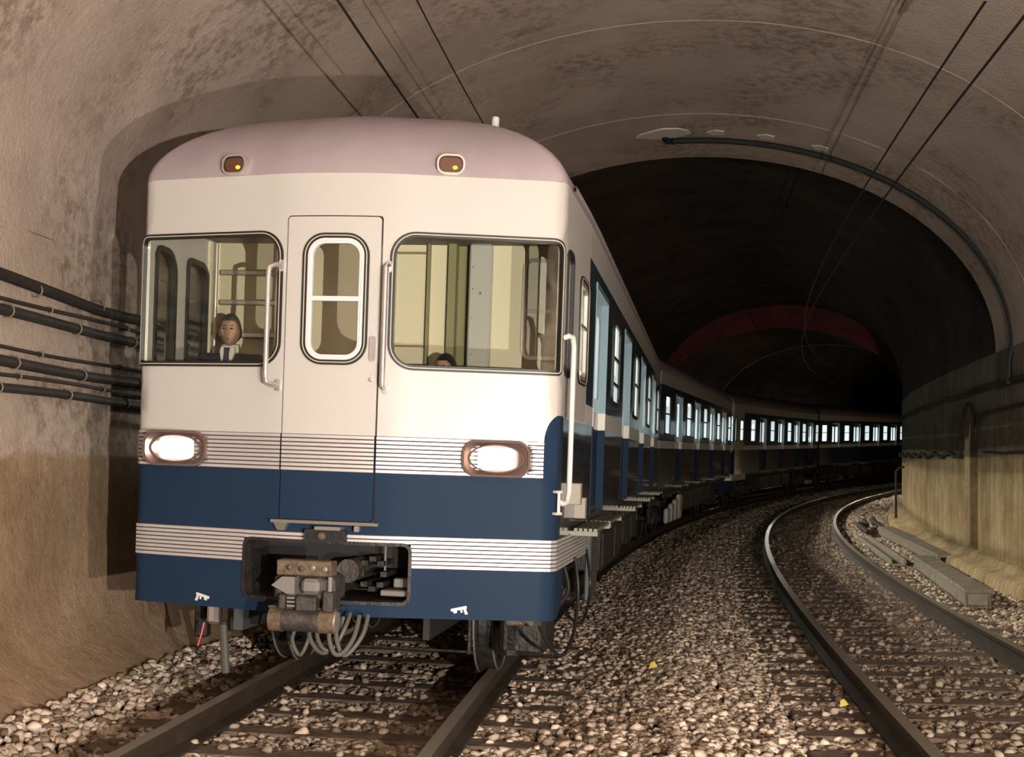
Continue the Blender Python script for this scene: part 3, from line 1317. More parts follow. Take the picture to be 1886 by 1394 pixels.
def cab_front(car, full):
    """the streamlined driving end"""
    lw = rrect(-s_off(1.312), -s_off(.352), 2.020, 2.790, (.02, .13, .13, .06), 8, .07)
    rw = rrect(s_off(.343), s_off(1.308), 2.020, 2.790, (.13, .02, .06, .13), 8, .07)
    dw = rrect(-.178, .180, 2.038, 2.770, .11, 8, .07)
    door = rrect(-.312, .276, 1.092, 2.898, .02, 3, .07)
    side_w = rr_side(1.08, 1.54, 2.03, 2.70, .08, 1)
    side_l = rr_side(.93, 1.29, 2.03, 2.76, (.05, .05, .12, .05), -1)
    quart = rr_side(.40, .70, 2.03, 2.76, (.06, .06, .14, .06), -1)
    quart_r = rr_side(.40, .66, 2.03, 2.76, .06, 1)
    ac = arc_corner()
    right = [(sl_(1.63), Z_ROOF), (sl_(1.63), 1.765), (S130, 1.765)][::-1]
    ol = [(-S130, 1.765)] + [(-p[0], p[1]) for p in reversed(ac)][1:] + [(S127, Z1T)] + ac[1:] + [(sl_(1.63), 1.765), (sl_(1.63), Z_ROOF), (-sl_(1.63), Z_ROOF), (-sl_(1.63), 1.765)]
    ol[0:0] = []
    # left band runs on to the corner, so the cream ends there with a square edge
    ol = [(-S130, Z1T), (S127, Z1T)] + ac[1:] + [(sl_(1.63), 1.765), (sl_(1.63), Z_ROOF), (-sl_(1.63), Z_ROOF), (-sl_(1.63), 1.765), (-S130, 1.765)]
    mb = MB()
    panel(mb, ol, [lw, rw, door, side_w, side_l, quart, quart_r], F, 0, .03, su=.055, sv=.2)
    mb.build('cream_front_panel', M['cream'], car, angle=40)
    mb = MB()
    ol = [(-sl_(1.63), 1.02), (sl_(.449), 1.02), (sl_(.449), 1.764), (S130, 1.764)] + ac[::-1][1:] + [(S127, Z1B), (-S130, Z1B), (-S130, 1.764), (-sl_(1.63), 1.764)]
    panel(mb, ol, [rrect(-.312, .276, 1.092, 2.898, .02, 3, .07)] if False else [], F, 0, .03, su=.055, sv=.12)
    # the door opening runs down through this panel too
    mb2 = MB()
    ol2 = [(-sl_(.449), 1.02), (sl_(.449), 1.02), (sl_(.449), 1.764), (S130, 1.764)] + ac[::-1][1:] + \
          [(S127, Z1B), (.276, Z1B), (.276, 1.092), (-.312, 1.092), (-.312, Z1B), (-S130, Z1B), (-S130, 1.764), (-sl_(.449), 1.764)]
    panel(mb2, ol2, [], F, 0, .03, su=.055, sv=.12)
    mb2.build('navy_front_panel', M['navy'], car, angle=40)
    for a, b in ((-S130, -.312), (.276, S127)):
        mb = MB()
        ribs(mb, a, b, Z1B, Z1T)
        mb.build('ribbed_band', [M['rib'], M['groove']], car, angle=20)
    OP0, OP1, OZ0, OZ1 = -.538, .497, .618, .972
    mb = MB()
    ribs(mb, -sl_(1.2), OP0, Z2B, Z2T)
    ribs(mb, OP1, sl_(2.0), Z2B, Z2T)
    ribs(mb, OP0, OP1, OZ1, Z2T)
    mb.build('ribbed_band', [M['rib'], M['groove']], car, angle=20)
    # skirt with coupler opening
    c = .045
    sk = [(-sl_(.62), .60), (-sl_(.45), .538), (sl_(.45), .538), (sl_(.62), .60), (sl_(.66), Z2B), (OP1, Z2B), (OP1, OZ0 + c), (OP1 - c * .3, OZ0 + c * .3),
          (OP1 - c, OZ0), (OP0 + c, OZ0), (OP0 + c * .3, OZ0 + c * .3), (OP0, OZ0 + c), (OP0, Z2B), (-sl_(.66), Z2B)]
    mb = MB()
    panel(mb, sk, [], F, 0, .03, su=.055, sv=.12)
    mb.build('front_skirt', M['navy'], car, angle=40)
    op = rrect(OP0, OP1, OZ0, OZ1, .05, 6, .07)
    mb = MB()
    mb.ring(op, -.012, .008, F, -.25, .012)
    mb.build('coupler_opening_rim', M['iron'], car)
    # behind the band, the frame panel that carries it
    mb = MB()
    bp = [(OP0, OZ1), (OP0, Z2B), (-sl_(1.2), Z2B), (-sl_(1.2), Z2T), (sl_(2.0), Z2T), (sl_(2.0), Z2B), (OP1, Z2B), (OP1, OZ1)]
    panel(mb, bp, [], F, 0, .03, su=.07, sv=.1)
    mb.build('band_backing', M['navy'], car, angle=40)

    # gangway door in the middle
    mb = MB()
    panel(mb, rrect(-.302, .266, 1.100, 2.890, .02, 3, .07), [dw], F, .006, .03, lines=(Z1B, Z1T), su=.06, sv=.2,
          matf=lambda u, z: 0 if z > Z1T - .001 else 1)
    fd = mb.build('front_door', [M['cream'], M['navy']], car, angle=40)
    mb = MB()
    ribs(mb, -.300, .264, Z1B, Z1T, d=.015, low=.008)
    mb.build('ribbed_band', [M['rib'], M['groove']], fd, angle=20)
    mb = MB()
    mb.ring(rrect(-.306, .270, 1.096, 2.894, .02, 3, .07), -.001, .012, F, -.04, -.012)
    mb.build('door_seal', M['groove'], fd)
    mb = MB()
    mb.ring(dw, -.008, .022, F, -.01, .020, 0)
    mb.ring(dw, .004, .0095, F, .018, .024, 1)
    mb.build('window_gasket', [M['rubber'], M['filler']], fd)
    mb = MB()
    inner = offset(dw, -.004)
    mb.ring(inner, -.020, 0, F, -.012, .016)
    mb.ring(inner, -.034, -.020, F, -.018, .008)
    mb.prism([(-.165, 2.392), (.167, 2.392), (.167, 2.420), (-.165, 2.420)], F, -.012, .020)
    mb.build('window_sash', M['sash'], fd)
    mb = MB()
    panel(mb, offset(inner, -.02), [], F, -.004, .005, su=.1, sv=.3)
    mb.build('pane', M['glass'], fd)
    mb = MB()
    mb.ring(rrect(.222, .252, 2.046, 2.186, .012, 3), -.007, .004, F, .006, .022)
    mb.prism(rrect(.230, .244, 2.055, 2.178, .006, 3), F, .006, .016)
    mb.build('door_handle', M['steel'], fd)
    mb = MB()
    mb.lathe([(.013, 0), (.013, .012), (.006, .014)], F(.232, 1.935, .006), (0, -1, 0), 14)
    mb.lathe([(.004, 0), (.004, .004)], F(.232, 1.965, .006), (0, -1, 0), 8)
    mb.lathe([(.004, 0), (.004, .004)], F(.232, 1.905, .006), (0, -1, 0), 8)
    mb.build('door_lock', M['steel'], fd)
    # sill ledge and the receptacle below the door
    mb = MB()
    mb.prism([(-.335, 1.076), (.305, 1.076), (.305, 1.094), (-.335, 1.094)], F, 0, .055)
    mb.prism([(-.30, 1.030), (-.26, 1.030), (-.24, 1.076), (-.33, 1.076)], F, 0, .035)
    mb.build('door_sill', M['galv'], car)
    mb = MB()
    mb.prism(rrect(-.118, .122, .975, 1.046, .012, 3), F, 0, .07, 0)
    mb.prism(rrect(-.05, .10, 1.046, 1.066, .006, 3), F, 0, .10, 1)
    mb.prism(rrect(.17, .20, 1.04, 1.074, .006, 3), F, 0, .06, 1)
    mb.lathe([(.022, 0), (.022, .02), (.012, .022)], F(-.01, 1.01, .07), (0, -1, 0), 14, 2)
    mb.ring(rrect(-.10, -.05, .985, 1.036, .01, 3), -.008, 0, F, .06, .078, 0)
    mb.ring(rrect(.045, .105, .985, 1.036, .01, 3), -.008, 0, F, .06, .078, 0)
    mb.build('jumper_socket', [M['dark'], M['bright'], M['bronze']], car)

    # windows
    window(car, lw, name='cab_window')
    window(car, rw, name='cab_window')
    window(car, side_w, name='cab_side_window', pane='lit' if not full else 'glass', bars=(2.40,), alu=True)
    window(car, side_l, name='cab_side_window', bars=(2.36,), deep=-.045)
    window(car, quart, name='cab_side_window', trim=False, deep=-.045)
    window(car, quart_r, name='cab_side_window', trim=False)

    # headlights
    for sg, cx in ((-1, -1.015), (1, .975)):
        sc = math.copysign(s_off(abs(cx)), cx)
        base = Vector(F(sc, 1.495, 0))

        def H(u, v, d, base=base):
            return (base.x + u, base.y - d, base.z + v)
        hl = rrect(-.205, .205, -.108, .108, .085, 8, .06)
        mb = MB()
        mb.ring(hl, -.014, 0, H, -.14, .075)
        for q in range(14):      # cooling ribs on the outer flank
            v = -.07 + q * .0108
            mb.prism([(.19, v), (.212, v), (.212, v + .005), (.19, v + .005)], H, -.10, .06)
        hb = mb.build('headlight', M['mount'], car)
        mb = MB()
        lens = rrect(-.112, .108, -.062, .064, .034, 6, .05)
        a, b = resample(offset(hl, -.013), 64), resample(lens, 64)
        n = 64
        V = [H(*p, .060) for p in a] + [H(*p, .018) for p in b]
        mb.add(V, [(i, (i + 1) % n, n + (i + 1) % n, n + i) for i in range(n)])
        mb.build('reflector', M['reflector'], hb)
        mb = MB()
        mb.ring([(.165 * math.cos(t), .086 * math.sin(t)) for t in np.linspace(0, 2 * math.pi, 61)[:-1]], -.008, 0, H, .02, .060)
        mb.build('lamp_bezel', M['mount'], hb)
        mb = MB()
        mb.prism(lens, H, .005, .035)
        mb.build('lens', M['lens'], hb)
    # amber marker lamps in the roof front
    for cx in (-.668, .648):
        sc = math.copysign(s_off(abs(cx)), cx)
        def H2(u, v, d, sc=sc):
            p_ = F(sc + u, 3.213 + v, d + .012)
            return (p_[0], p_[1] + max(0, v + .06) * .10, p_[2])
        lp2 = rrect(-.078, .078, -.056, .056, .046, 6, .05)
        mb = MB()
        mb.ring(lp2, -.007, .005, H2, -.06, .030, 0)
        mb.ring(lp2, -.012, -.007, H2, -.06, .025, 1)
        ml = mb.build('marker_lamp', [M['steel'], M['rubber']], car)
        mb = MB()
        mb.prism(offset(lp2, -.010), H2, -.05, .018)
        mb.build('amber_lens', M['amber'], ml)
        mb = MB()
        mb.ellipsoid(H2(.025, -.018, .02), (.016, .008, .012))
        mb.build('bulb', M['bulb'], ml)
    return


def resample(loop, n):
    P = np.array(list(loop) + [loop[0]])
    S = np.concatenate([[0], np.cumsum(np.hypot(*np.diff(P, axis=0).T))])
    t = np.linspace(0, S[-1], n, endpoint=False)
    q = np.stack([np.interp(t, S, P[:, 0]), np.interp(t, S, P[:, 1])], 1)
    # start at the rightmost middle so that two loops line up
    c = q.mean(0)
    ang = np.arctan2(q[:, 1] - c[1], q[:, 0] - c[0])
    k = int(np.argmin(abs(ang)))
    return [tuple(map(float, p)) for p in np.roll(q, -k, axis=0)]


WS = [4.10 + 3.41 * i for i in range(4)]
car1 = build_car(0, 15.55, [2.80 + 3.41 * i for i in range(4)], [(a, a + .78) for a in WS],
                 'leading metro car with cream front, two lit headlights and navy skirt', True, True)
cab_front(car1, True)
car2 = build_car(16.1, 15.6, [2.85 + 3.41 * i for i in range(4)], [(.72, 1.40)] + [(4.15 + 3.41 * i, 4.93 + 3.41 * i) for i in range(4)],
                 'second metro car, dark blue side with lit windows behind the leading car', False)
car3 = build_car(32.6, 17.0, [4.80 + 3.41 * i for i in range(4)], [(2.7, 3.45)] + [(6.1 + 3.41 * i, 6.88 + 3.41 * i) for i in range(4)],
                 'third metro car, far back, its cream cab end standing out past the second car', True)
cab_front(car3, False)
car4 = build_car(50.1, 15.3, [2.38 + 3.41 * i for i in range(4)], [(.3, 1.05)] + [(3.7 + 3.41 * i, 4.48 + 3.41 * i) for i in range(4)],
                 'last metro car in view, its row of lit windows disappearing behind the right wall', False)

# ------------------------------------------------------------------ leading car: fittings
def part(mb, name, m_, parent=car1, **k):
    return mb.build(name, m_, parent, **k)


# front grab rails
for (x, sg) in ((-.378, -1), (.305, 1)):
    mb = MB()
    sx = math.copysign(s_off(abs(x)), x)
    ax = sx + (.040 if sg < 0 else .012)
    pts = [F(ax, 2.600, .012), F(ax * .6 + sx * .4, 2.602, .05), F(sx, 2.585, .078), F(sx, 2.53, .085)]
    pts += [F(sx, z, .085) for z in np.linspace(2.4, 2.0, 5)]
    pts += [F(sx, 1.955, .085), F(sx, 1.905, .078), F(ax * .6 + sx * .4, 1.888, .05), F(ax, 1.890, .012)]
    mb.tube(pts, .0155, 12)
    for z in (2.600, 1.890):
        mb.prism(rrect(ax - .016, ax + .016, z - .035, z + .035, .012, 4), F, 0, .014)
    part(mb, 'grab_rail', M['steel'])
# side grab rails
for sg in (1, -1):
    mb = MB()
    q_ = 0 if sg > 0 else .42
    sp_ = sg * sl_(.40 + q_)
    sq = sg * sl_(.28 + q_)
    st_ = sg * sl_(.34 + q_)
    pts = [F(st_, 2.235, .0), F(st_, 2.245, .03), F(sg * sl_(.37 + q_), 2.24, .05), F(sp_, 2.19, .055)]
    pts += [F(sp_, z, .055) for z in np.linspace(2.1, 1.4, 6)]
    pts += [F(sp_, 1.31, .055), F(sg * sl_(.35 + q_), 1.245, .05), F(sg * sl_(.30 + q_), 1.24, .035), F(sq, 1.25, .02)]
    mb.tube(pts, .017, 12)
    mb.cyl(F(sq, 1.18, .02), F(sq, 1.31, .02), .010, 10)
    for z in (1.18, 1.31):
        mb.prism(rrect(sq - .03, sq + .03, z - .008, z + .008, .004, 3), F, 0, .03)
    part(mb, 'side_grab_rail', M['white'])
# white tubular roof aerial
mb = MB()
mb.lathe([(.035, 0), (.035, .02), (.018, .03), (.018, .05)], (.72, 1.15, 3.595), (0, 0, 1), 14, 1)
mb.lathe([(.024, 0), (.026, .01), (.026, .115), (.02, .125)], (.722, 1.15, 3.648), (0.05, 0, 1), 14, 0)
part(mb, 'roof_aerial', [M['white'], M['dark']])
# white emblem marks on the skirt (bracket-like sign, mirrored)
for cx, mir in ((-.815, 1), (.785, -1)):
    sx = math.copysign(s_off(abs(cx)), cx)
    mb = MB()
    zc = .587

    def E_(u, v, d, sx=sx, mir=mir, zc=zc):
        a = -.22 * mir
        uu, vv = u * mir, v
        return F(sx + uu * math.cos(a) - vv * math.sin(a), zc + uu * math.sin(a) + vv * math.cos(a), d)
    mb.prism([(-.045, .008), (.050, .008), (.050, .024), (-.045, .024)], E_, .001, .004)
    mb.prism([(-.045, -.026), (-.028, -.026), (-.022, .010), (-.038, .010)], E_, .001, .004)
    mb.prism([(-.016, -.010), (-.004, -.010), (-.004, .010), (-.016, .010)], E_, .001, .004)
    mb.prism([(.018, -.006), (.036, -.006), (.040, .010), (.014, .010)], E_, .001, .004)
    part(mb, 'white_emblem', M['white'])
# step blocks on the flank beside the cab door
for (l, z) in ((.92, 1.285), (1.22, 1.185)):
    mb = MB()
    mb.prism(rrect(sl_(l - .04), sl_(l + .05), z - .07, z + .07, .01, 3), F, 0, .07)
    part(mb, 'cab_step', mat('cab_step_grey', (.33, .30, .24), .6))
mb = MB()
for i in range(5):
    x = 1.36 + i * .032
    mb.box(x, x + .022, 1.0, 2.05, 1.040, 1.060)
for y in (1.0, 2.03):
    mb.box(1.33, 1.515, y, y + .02, 1.012, 1.041)
part(mb, 'step_board', M['galv'])
# grey cover hanging below the sole bar, behind the steps
mb = MB()
mb.box(1.28, 1.33, 2.75, 3.35, .40, .95, b=.01)
part(mb, 'grey_cover', M['grey'])
for i in range(4):
    mb = MB()
    mb.box(1.22, 1.30, 1.9 + i * .62, 1.9 + i * .62 + .50, .30, .60 + i * .07, b=.04)
    mb.build('resistor_grid', M['white'], car2)

# coupler
cp = empty('coupler')
cp.parent = car1
mb = MB()
mb.box(-.185, .135, -.36, -.24, .80, .885, mi=1, b=.006)              # worn timber faced top bar
mb.box(-.205, .150, -.34, -.10, .655, .800, mi=0, b=.02)
mb.prism([(-.195, .745), (-.135, .795), (-.060, .795), (-.060, .700), (-.105, .700)], lambda x, z, d: (x, d, z), -.41, -.30, 2)
mb.box(-.020, .085, -.43, -.30, .705, .790, mi=2, b=.02)
mb.box(-.150, -.115, -.42, -.2, .61, .70, mi=0, b=.01)
mb.box(-.06, .06, -.40, -.2, .60, .69, mi=0, b=.012)
mb.box(.095, .155, -.39, -.22, .60, .72, mi=0, b=.01)
for i in range(3):
    mb.box(-.11, -.065, -.385, -.3, .625 + i * .022, .637 + i * .022, mi=2)
mb.cyl((.13, -.36, .62), (.13, -.36, .80), .014, 10, 2)
for (x, z) in ((-.11, .845), (-.04, .840), (.03, .848), (.10, .842)):
    mb.lathe([(.016, 0), (.016, .012), (.008, .016)], (x, -.36, z), (0, -1, 0), 10, 0 if x < 0 else 2)
mb.build('coupler_head', [M['casting'], M['bronze'], M['bright']], cp)
mb = MB()
mb.box(-.14, .09, -.12, 1.6, .66, .80, b=.03)
mb.build('draw_bar', M['iron'], cp)
mb = MB()
mb.cyl((-.215, -.33, .545), (.155, -.33, .545), .065, 24)
mb.build('coupler_drum', M['casting'], cp)
mb = MB()
mb.cyl((-.218, -.33, .545), (-.145, -.33, .545), .0685, 24, 0)
mb.build('drum_band', [M['bronze'], M['alu']], cp)
mb = MB()
mb.cyl((.075, -.33, .545), (.160, -.33, .545), .0685, 24, 0)
mb.cyl((.150, -.33, .545), (.172, -.33, .545), .060, 20, 1)
mb.build('drum_band', [M['bronze'], M['alu']], cp)
mb = MB()
mb.box(-.235, .165, -.34, -.14, .605, .622, b=.004)
mb.build('coupler_plate', M['casting'], cp)
mb = MB()
mb.cyl((.115, .05, .80), (.115, .9, .80), .070, 24, 0)
mb.cyl((.115, .03, .80), (.115, .05, .80), .062, 24, 0)
for a in np.linspace(0, 6.28, 9)[:-1]:
    mb.box(.24 + .07 * math.cos(a) - .02, .24 + .07 * math.cos(a) + .02, .15, .5, .78 + .09 * math.sin(a) - .015, .78 + .09 * math.sin(a) + .015, 1)
mb.build('buffer_cylinder', [M['casting'], M['iron']], cp)
# hoses hanging in loops from the coupler
hs = [([(-.02, -.2, .56), (-.01, -.26, .45), (.05, -.28, .37), (.11, -.28, .37), (.16, -.24, .45), (.17, -.2, .56)], .013),
      ([(.03, -.25, .56), (.05, -.3, .45), (.10, -.32, .385), (.15, -.3, .40), (.20, -.28, .50), (.21, -.2, .58)], .012),
      ([(.13, -.30, .56), (.135, -.36, .46), (.175, -.38, .375), (.225, -.36, .385), (.27, -.32, .47), (.275, -.24, .575)], .013),
      ([(.15, -.26, .58), (.165, -.32, .46), (.21, -.34, .365), (.26, -.33, .39), (.31, -.28, .48), (.315, -.2, .575)], .013),
      ([(-.10, -.22, .5), (-.11, -.26, .42), (-.06, -.28, .34), (-.02, -.28, .40), (-.01, -.22, .5)], .011)]


def smooth_path(P, n=8):
    P = [Vector(p) for p in P]
    out = []
    for i in range(len(P) - 1):
        p0, p1, p2, p3 = P[max(i - 1, 0)], P[i], P[i + 1], P[min(i + 2, len(P) - 1)]
        for k in range(n):
            t = k / n
            out.append(.5 * ((2 * p1) + (p2 - p0) * t + (2 * p0 - 5 * p1 + 4 * p2 - p3) * t * t + (3 * p1 - p0 - 3 * p2 + p3) * t ** 3))
    out.append(P[-1])
    return out


for P_, r in hs:
    mb = MB()
    mb.tube(smooth_path(P_), r, 8)
    mb.build('hose', M['hose'], cp)

# dark well behind the coupler opening
mb = MB()
mb.box(-.62, .60, 1.25, 1.32, .40, 1.02)
mb.box(-.62, -.56, .16, 1.3, .40, 1.0, 1)
mb.box(.56, .60, .16, 1.3, .40, 1.0)
mb.box(-.62, .60, .16, 1.3, .985, 1.03, 0)
mb.box(.30, .47, .12, .3, .655, .69, 2, b=.006)
mb.box(.36, .46, .2, .3, .70, .755, 2, b=.006)
mb.box(.30, .31, .2, .22, .80, .96, 2)
part(mb, 'coupler_well', [M['dark'], M['grey'], M['bright']])

# things hanging under the front: guard rod, air cock, hoses at the right corner
mb = MB()
mb.tube([(-.62, 1.2, .185), (.69, 1.2, .185)], .010, 8)
for x in (-.60, .66):
    mb.box(x - .012, x + .012, 1.18, 1.22, .17, .75, b=.005)
part(mb, 'guard_rod', M['iron'])
mb = MB()
mb.box(-.98, -.90, .62, .72, .36, .50, 0, b=.02)
mb.cyl((-.94, .67, .50), (-.94, .67, .60), .02, 10, 0)
mb.tube([(-.99, .62, .37), (-1.0, .61, .30), (-1.02, .60, .22)], .009, 8, 1)
mb.cyl((-.90, .8, .02), (-.93, .8, .36), .028, 10, 2)
part(mb, 'air_cock', [M['alu'], M['red'], M['hose']])
mb = MB()
for (x, y, a, b) in ((-1.15, .95, .22, .55), (.30, .85, .44, .50), (.98, .95, .20, .54), (-.5, .95, .36, .5)):
    mb.box(x - .045, x + .045, y, y + .10, a, b, b=.015)
mb.box(-1.1, 1.1, .9, 1.0, .50, .58)
mb.box(.9, 1.2, .95, 1.5, .22, .5, b=.03)
part(mb, 'bogie_gear', M['iron'])
mb = MB()
mb.box(1.0, 1.18, .50, .62, .47, .535, b=.01)
part(mb, 'corner_bracket', M['bronze'])
for P_, r in ([(1.36, 1.15, .86), (1.385, 1.17, .62), (1.385, .98, .40), (1.365, .58, .30), (1.33, .26, .37), (1.26, .12, .52)], .011), \
             ([(1.36, 1.95, .86), (1.385, 2.08, .6), (1.385, 1.85, .42), (1.365, 1.5, .38), (1.30, 1.3, .46)], .011), \
             ([(1.30, 1.0, .82), (1.34, .95, .66), (1.28, .85, .55)], .014):
    mb = MB()
    mb.tube(smooth_path(P_), r, 8)
    part(mb, 'hose', M['black_hose'])
mb = MB()
mb.cyl((1.2, .95, .76), (1.2, .95, .84), .05, 14, 0)
mb.box(1.15, 1.24, 1.1, 1.35, .60, .72, 0, b=.02)
mb.lathe([(.02, 0), (.022, .02), (.012, .03)], (1.24, 1.25, .65), (1, 0, 0), 12, 1)
mb.box(1.10, 1.20, .72, .80, .50, .66, 1, b=.015)
part(mb, 'pipe_junction', [M['iron'], M['bronze']])

# pantograph on the roof, pressed against the wire
pg = empty('pantograph')
pg.parent = car1
pg.location = (0, 3.2, 0)
mb = MB()
for sx in (-.45, .45):
    mb.tube([(sx, -.7, 3.70), (sx * 1.05, -1.15, 3.86), (sx * .9, 0, 4.0)], .018, 6)
    mb.tube([(sx, .7, 3.70), (sx * 1.05, 1.15, 3.86), (sx * .9, 0, 4.0)], .018, 6)
    mb.tube([(sx, -.7, 3.70), (sx, .7, 3.70)], .022, 6)
    for y in (-.6, .6):
        mb.cyl((sx, y, 3.55), (sx, y, 3.70), .035, 10)
mb.tube([(-.75, 0, 3.93), (-.55, 0, 4.005), (.55, 0, 4.005), (.75, 0, 3.93)], .02, 6)
mb.build('pantograph_frame', M['iron'], pg)

# ------------------------------------------------------------------ cab interior
mb = MB()
mb.box(-1.30, 1.30, .52, 3.4, 1.10, 1.14)
mb.box(-.9, .9, .22, .52, 1.10, 1.14)
part(mb, 'cab_floor', M['floor'])
mb = MB()
mb.box(-1.31, 1.31, .52, 3.4, 2.96, 3.0)
mb.box(-.9, .9, .24, .52, 2.96, 3.0)
part(mb, 'cab_ceiling', mat('cab_ceiling_grey', (.20, .17, .14), .7))
mb = MB()
mb.box(-1.30, .44, 1.42, 1.46, 1.14, 2.96, 0)                # bulkhead behind the driver
mb.box(.54, 1.31, 1.42, 1.46, 1.14, 2.96, 0)
mb.box(-1.345, -1.285, 1.30, 1.44, 1.14, 2.96, 0, b=.01)   # pillar with bolts
for z in (1.9, 2.2, 2.5, 2.8):
    mb.lathe([(.008, 0), (.006, .006)], (-1.315, 1.30, z), (0, -1, 0), 8, 1)
mb.box(.245, .262, 1.37, 1.42, 1.14, 2.96, 2)
mb.box(.395, .450, 1.36, 1.46, 1.14, 2.96, 2)
mb.box(.545, .70, 1.34, 1.42, 1.14, 2.96, 3, b=.012)
for z in (2.2, 2.45, 2.65, 2.8):
    mb.lathe([(.007, 0), (.005, .006)], (.575, 1.34, z), (0, -1, 0), 8, 1)
mb.lathe([(.012, 0), (.010, .008)], (.63, 1.34, 2.62), (0, -1, 0), 8, 1)
mb.box(-.05, .245, 1.405, 1.42, 2.895, 2.91, 2)
mb.box(-.05, .245, 1.405, 1.42, 2.25, 2.262, 2)
mb.box(.43, .55, 1.462, 1.50, 1.14, 2.96, 2)
mb.box(-.02, .02, 1.39, 1.42, 1.14, 2.96, 3)
part(mb, 'cab_bulkhead', [M['inner'], M['steel'], M['inner2'], M['cream']])
mb = MB()
mb.cyl((-1.262, 1.33, 1.2), (-1.262, 1.33, 2.94), .014, 12)
for z in (2.745, 2.535, 2.305):
    mb.box(-1.25, -.80, 1.365, 1.39, z - .020, z + .020, b=.008)
mb.cyl((-.83, 1.36, 1.2), (-.83, 1.36, 2.94), .010, 10)
part(mb, 'guard_bars', M['alu'])
mb = MB()   # frame of the bulkhead window on the right
lp3 = rrect(.92, 1.20, 2.19, 2.86, .06, 6)
mb.ring(lp3, -.015, .012, lambda u, v, d: (u, 1.42 - d, v), 0, .014)
mb.box(.92, 1.20, 1.405, 1.42, 2.50, 2.525)
bw = part(mb, 'bulkhead_window', M['alu'])
mb = MB()
mb.prism(lp3, lambda u, v, d: (u, 1.42 - d, v), 0, .004)
mb.build('pane', mat('frosted_pane', (.80, .74, .62), .3), bw)
mb = MB()   # control desk
mb.box(-1.15, -.40, .42, .64, 1.14, 1.94, b=.03)
part(mb, 'control_desk', M['grey'])
mb = MB()
mb.box(.40, 1.15, .42, .62, 1.14, 1.94, b=.03)
part(mb, 'control_desk', M['grey'])
mb = MB()
mb.box(-1.20, -.78, .78, 1.18, 1.44, 1.52, 0, b=.03)
mb.cyl((-1.0, .98, 1.14), (-1.0, .98, 1.45), .05, 12, 1)
mb.box(-1.18, -.80, 1.18, 1.24, 1.62, 2.0, 0, b=.03)
part(mb, 'driver_seat', [M['dark'], M['iron']])
mb = MB()
mb.box(.28, .68, .90, 1.28, 1.27, 1.33, 0, b=.03)
mb.cyl((.48, 1.1, 1.14), (.48, 1.1, 1.28), .05, 12, 1)
part(mb, 'second_seat', [M['dark'], M['iron']])


# ------------------------------------------------------------------ people in the cab
def skinned(name, nodes, edges, root, mats, parent, sub=2):
    me = bpy.data.meshes.new(name)
    me.from_pydata([n[0] for n in nodes], edges, [])
    o = bpy.data.objects.new(name, me)
    COL.objects.link(o)
    o.modifiers.new('skin', 'SKIN')
    o.modifiers.new('sub', 'SUBSURF').levels = sub
    sv_ = me.skin_vertices[0].data
    for i, n_ in enumerate(nodes):
        r = n_[1]
        sv_[i].radius = r if isinstance(r, tuple) else (r, r)
        sv_[i].use_root = (i == root)
    dg = bpy.context.evaluated_depsgraph_get()
    m2 = bpy.data.meshes.new_from_object(o.evaluated_get(dg))
    bpy.data.objects.remove(o)
    return m2


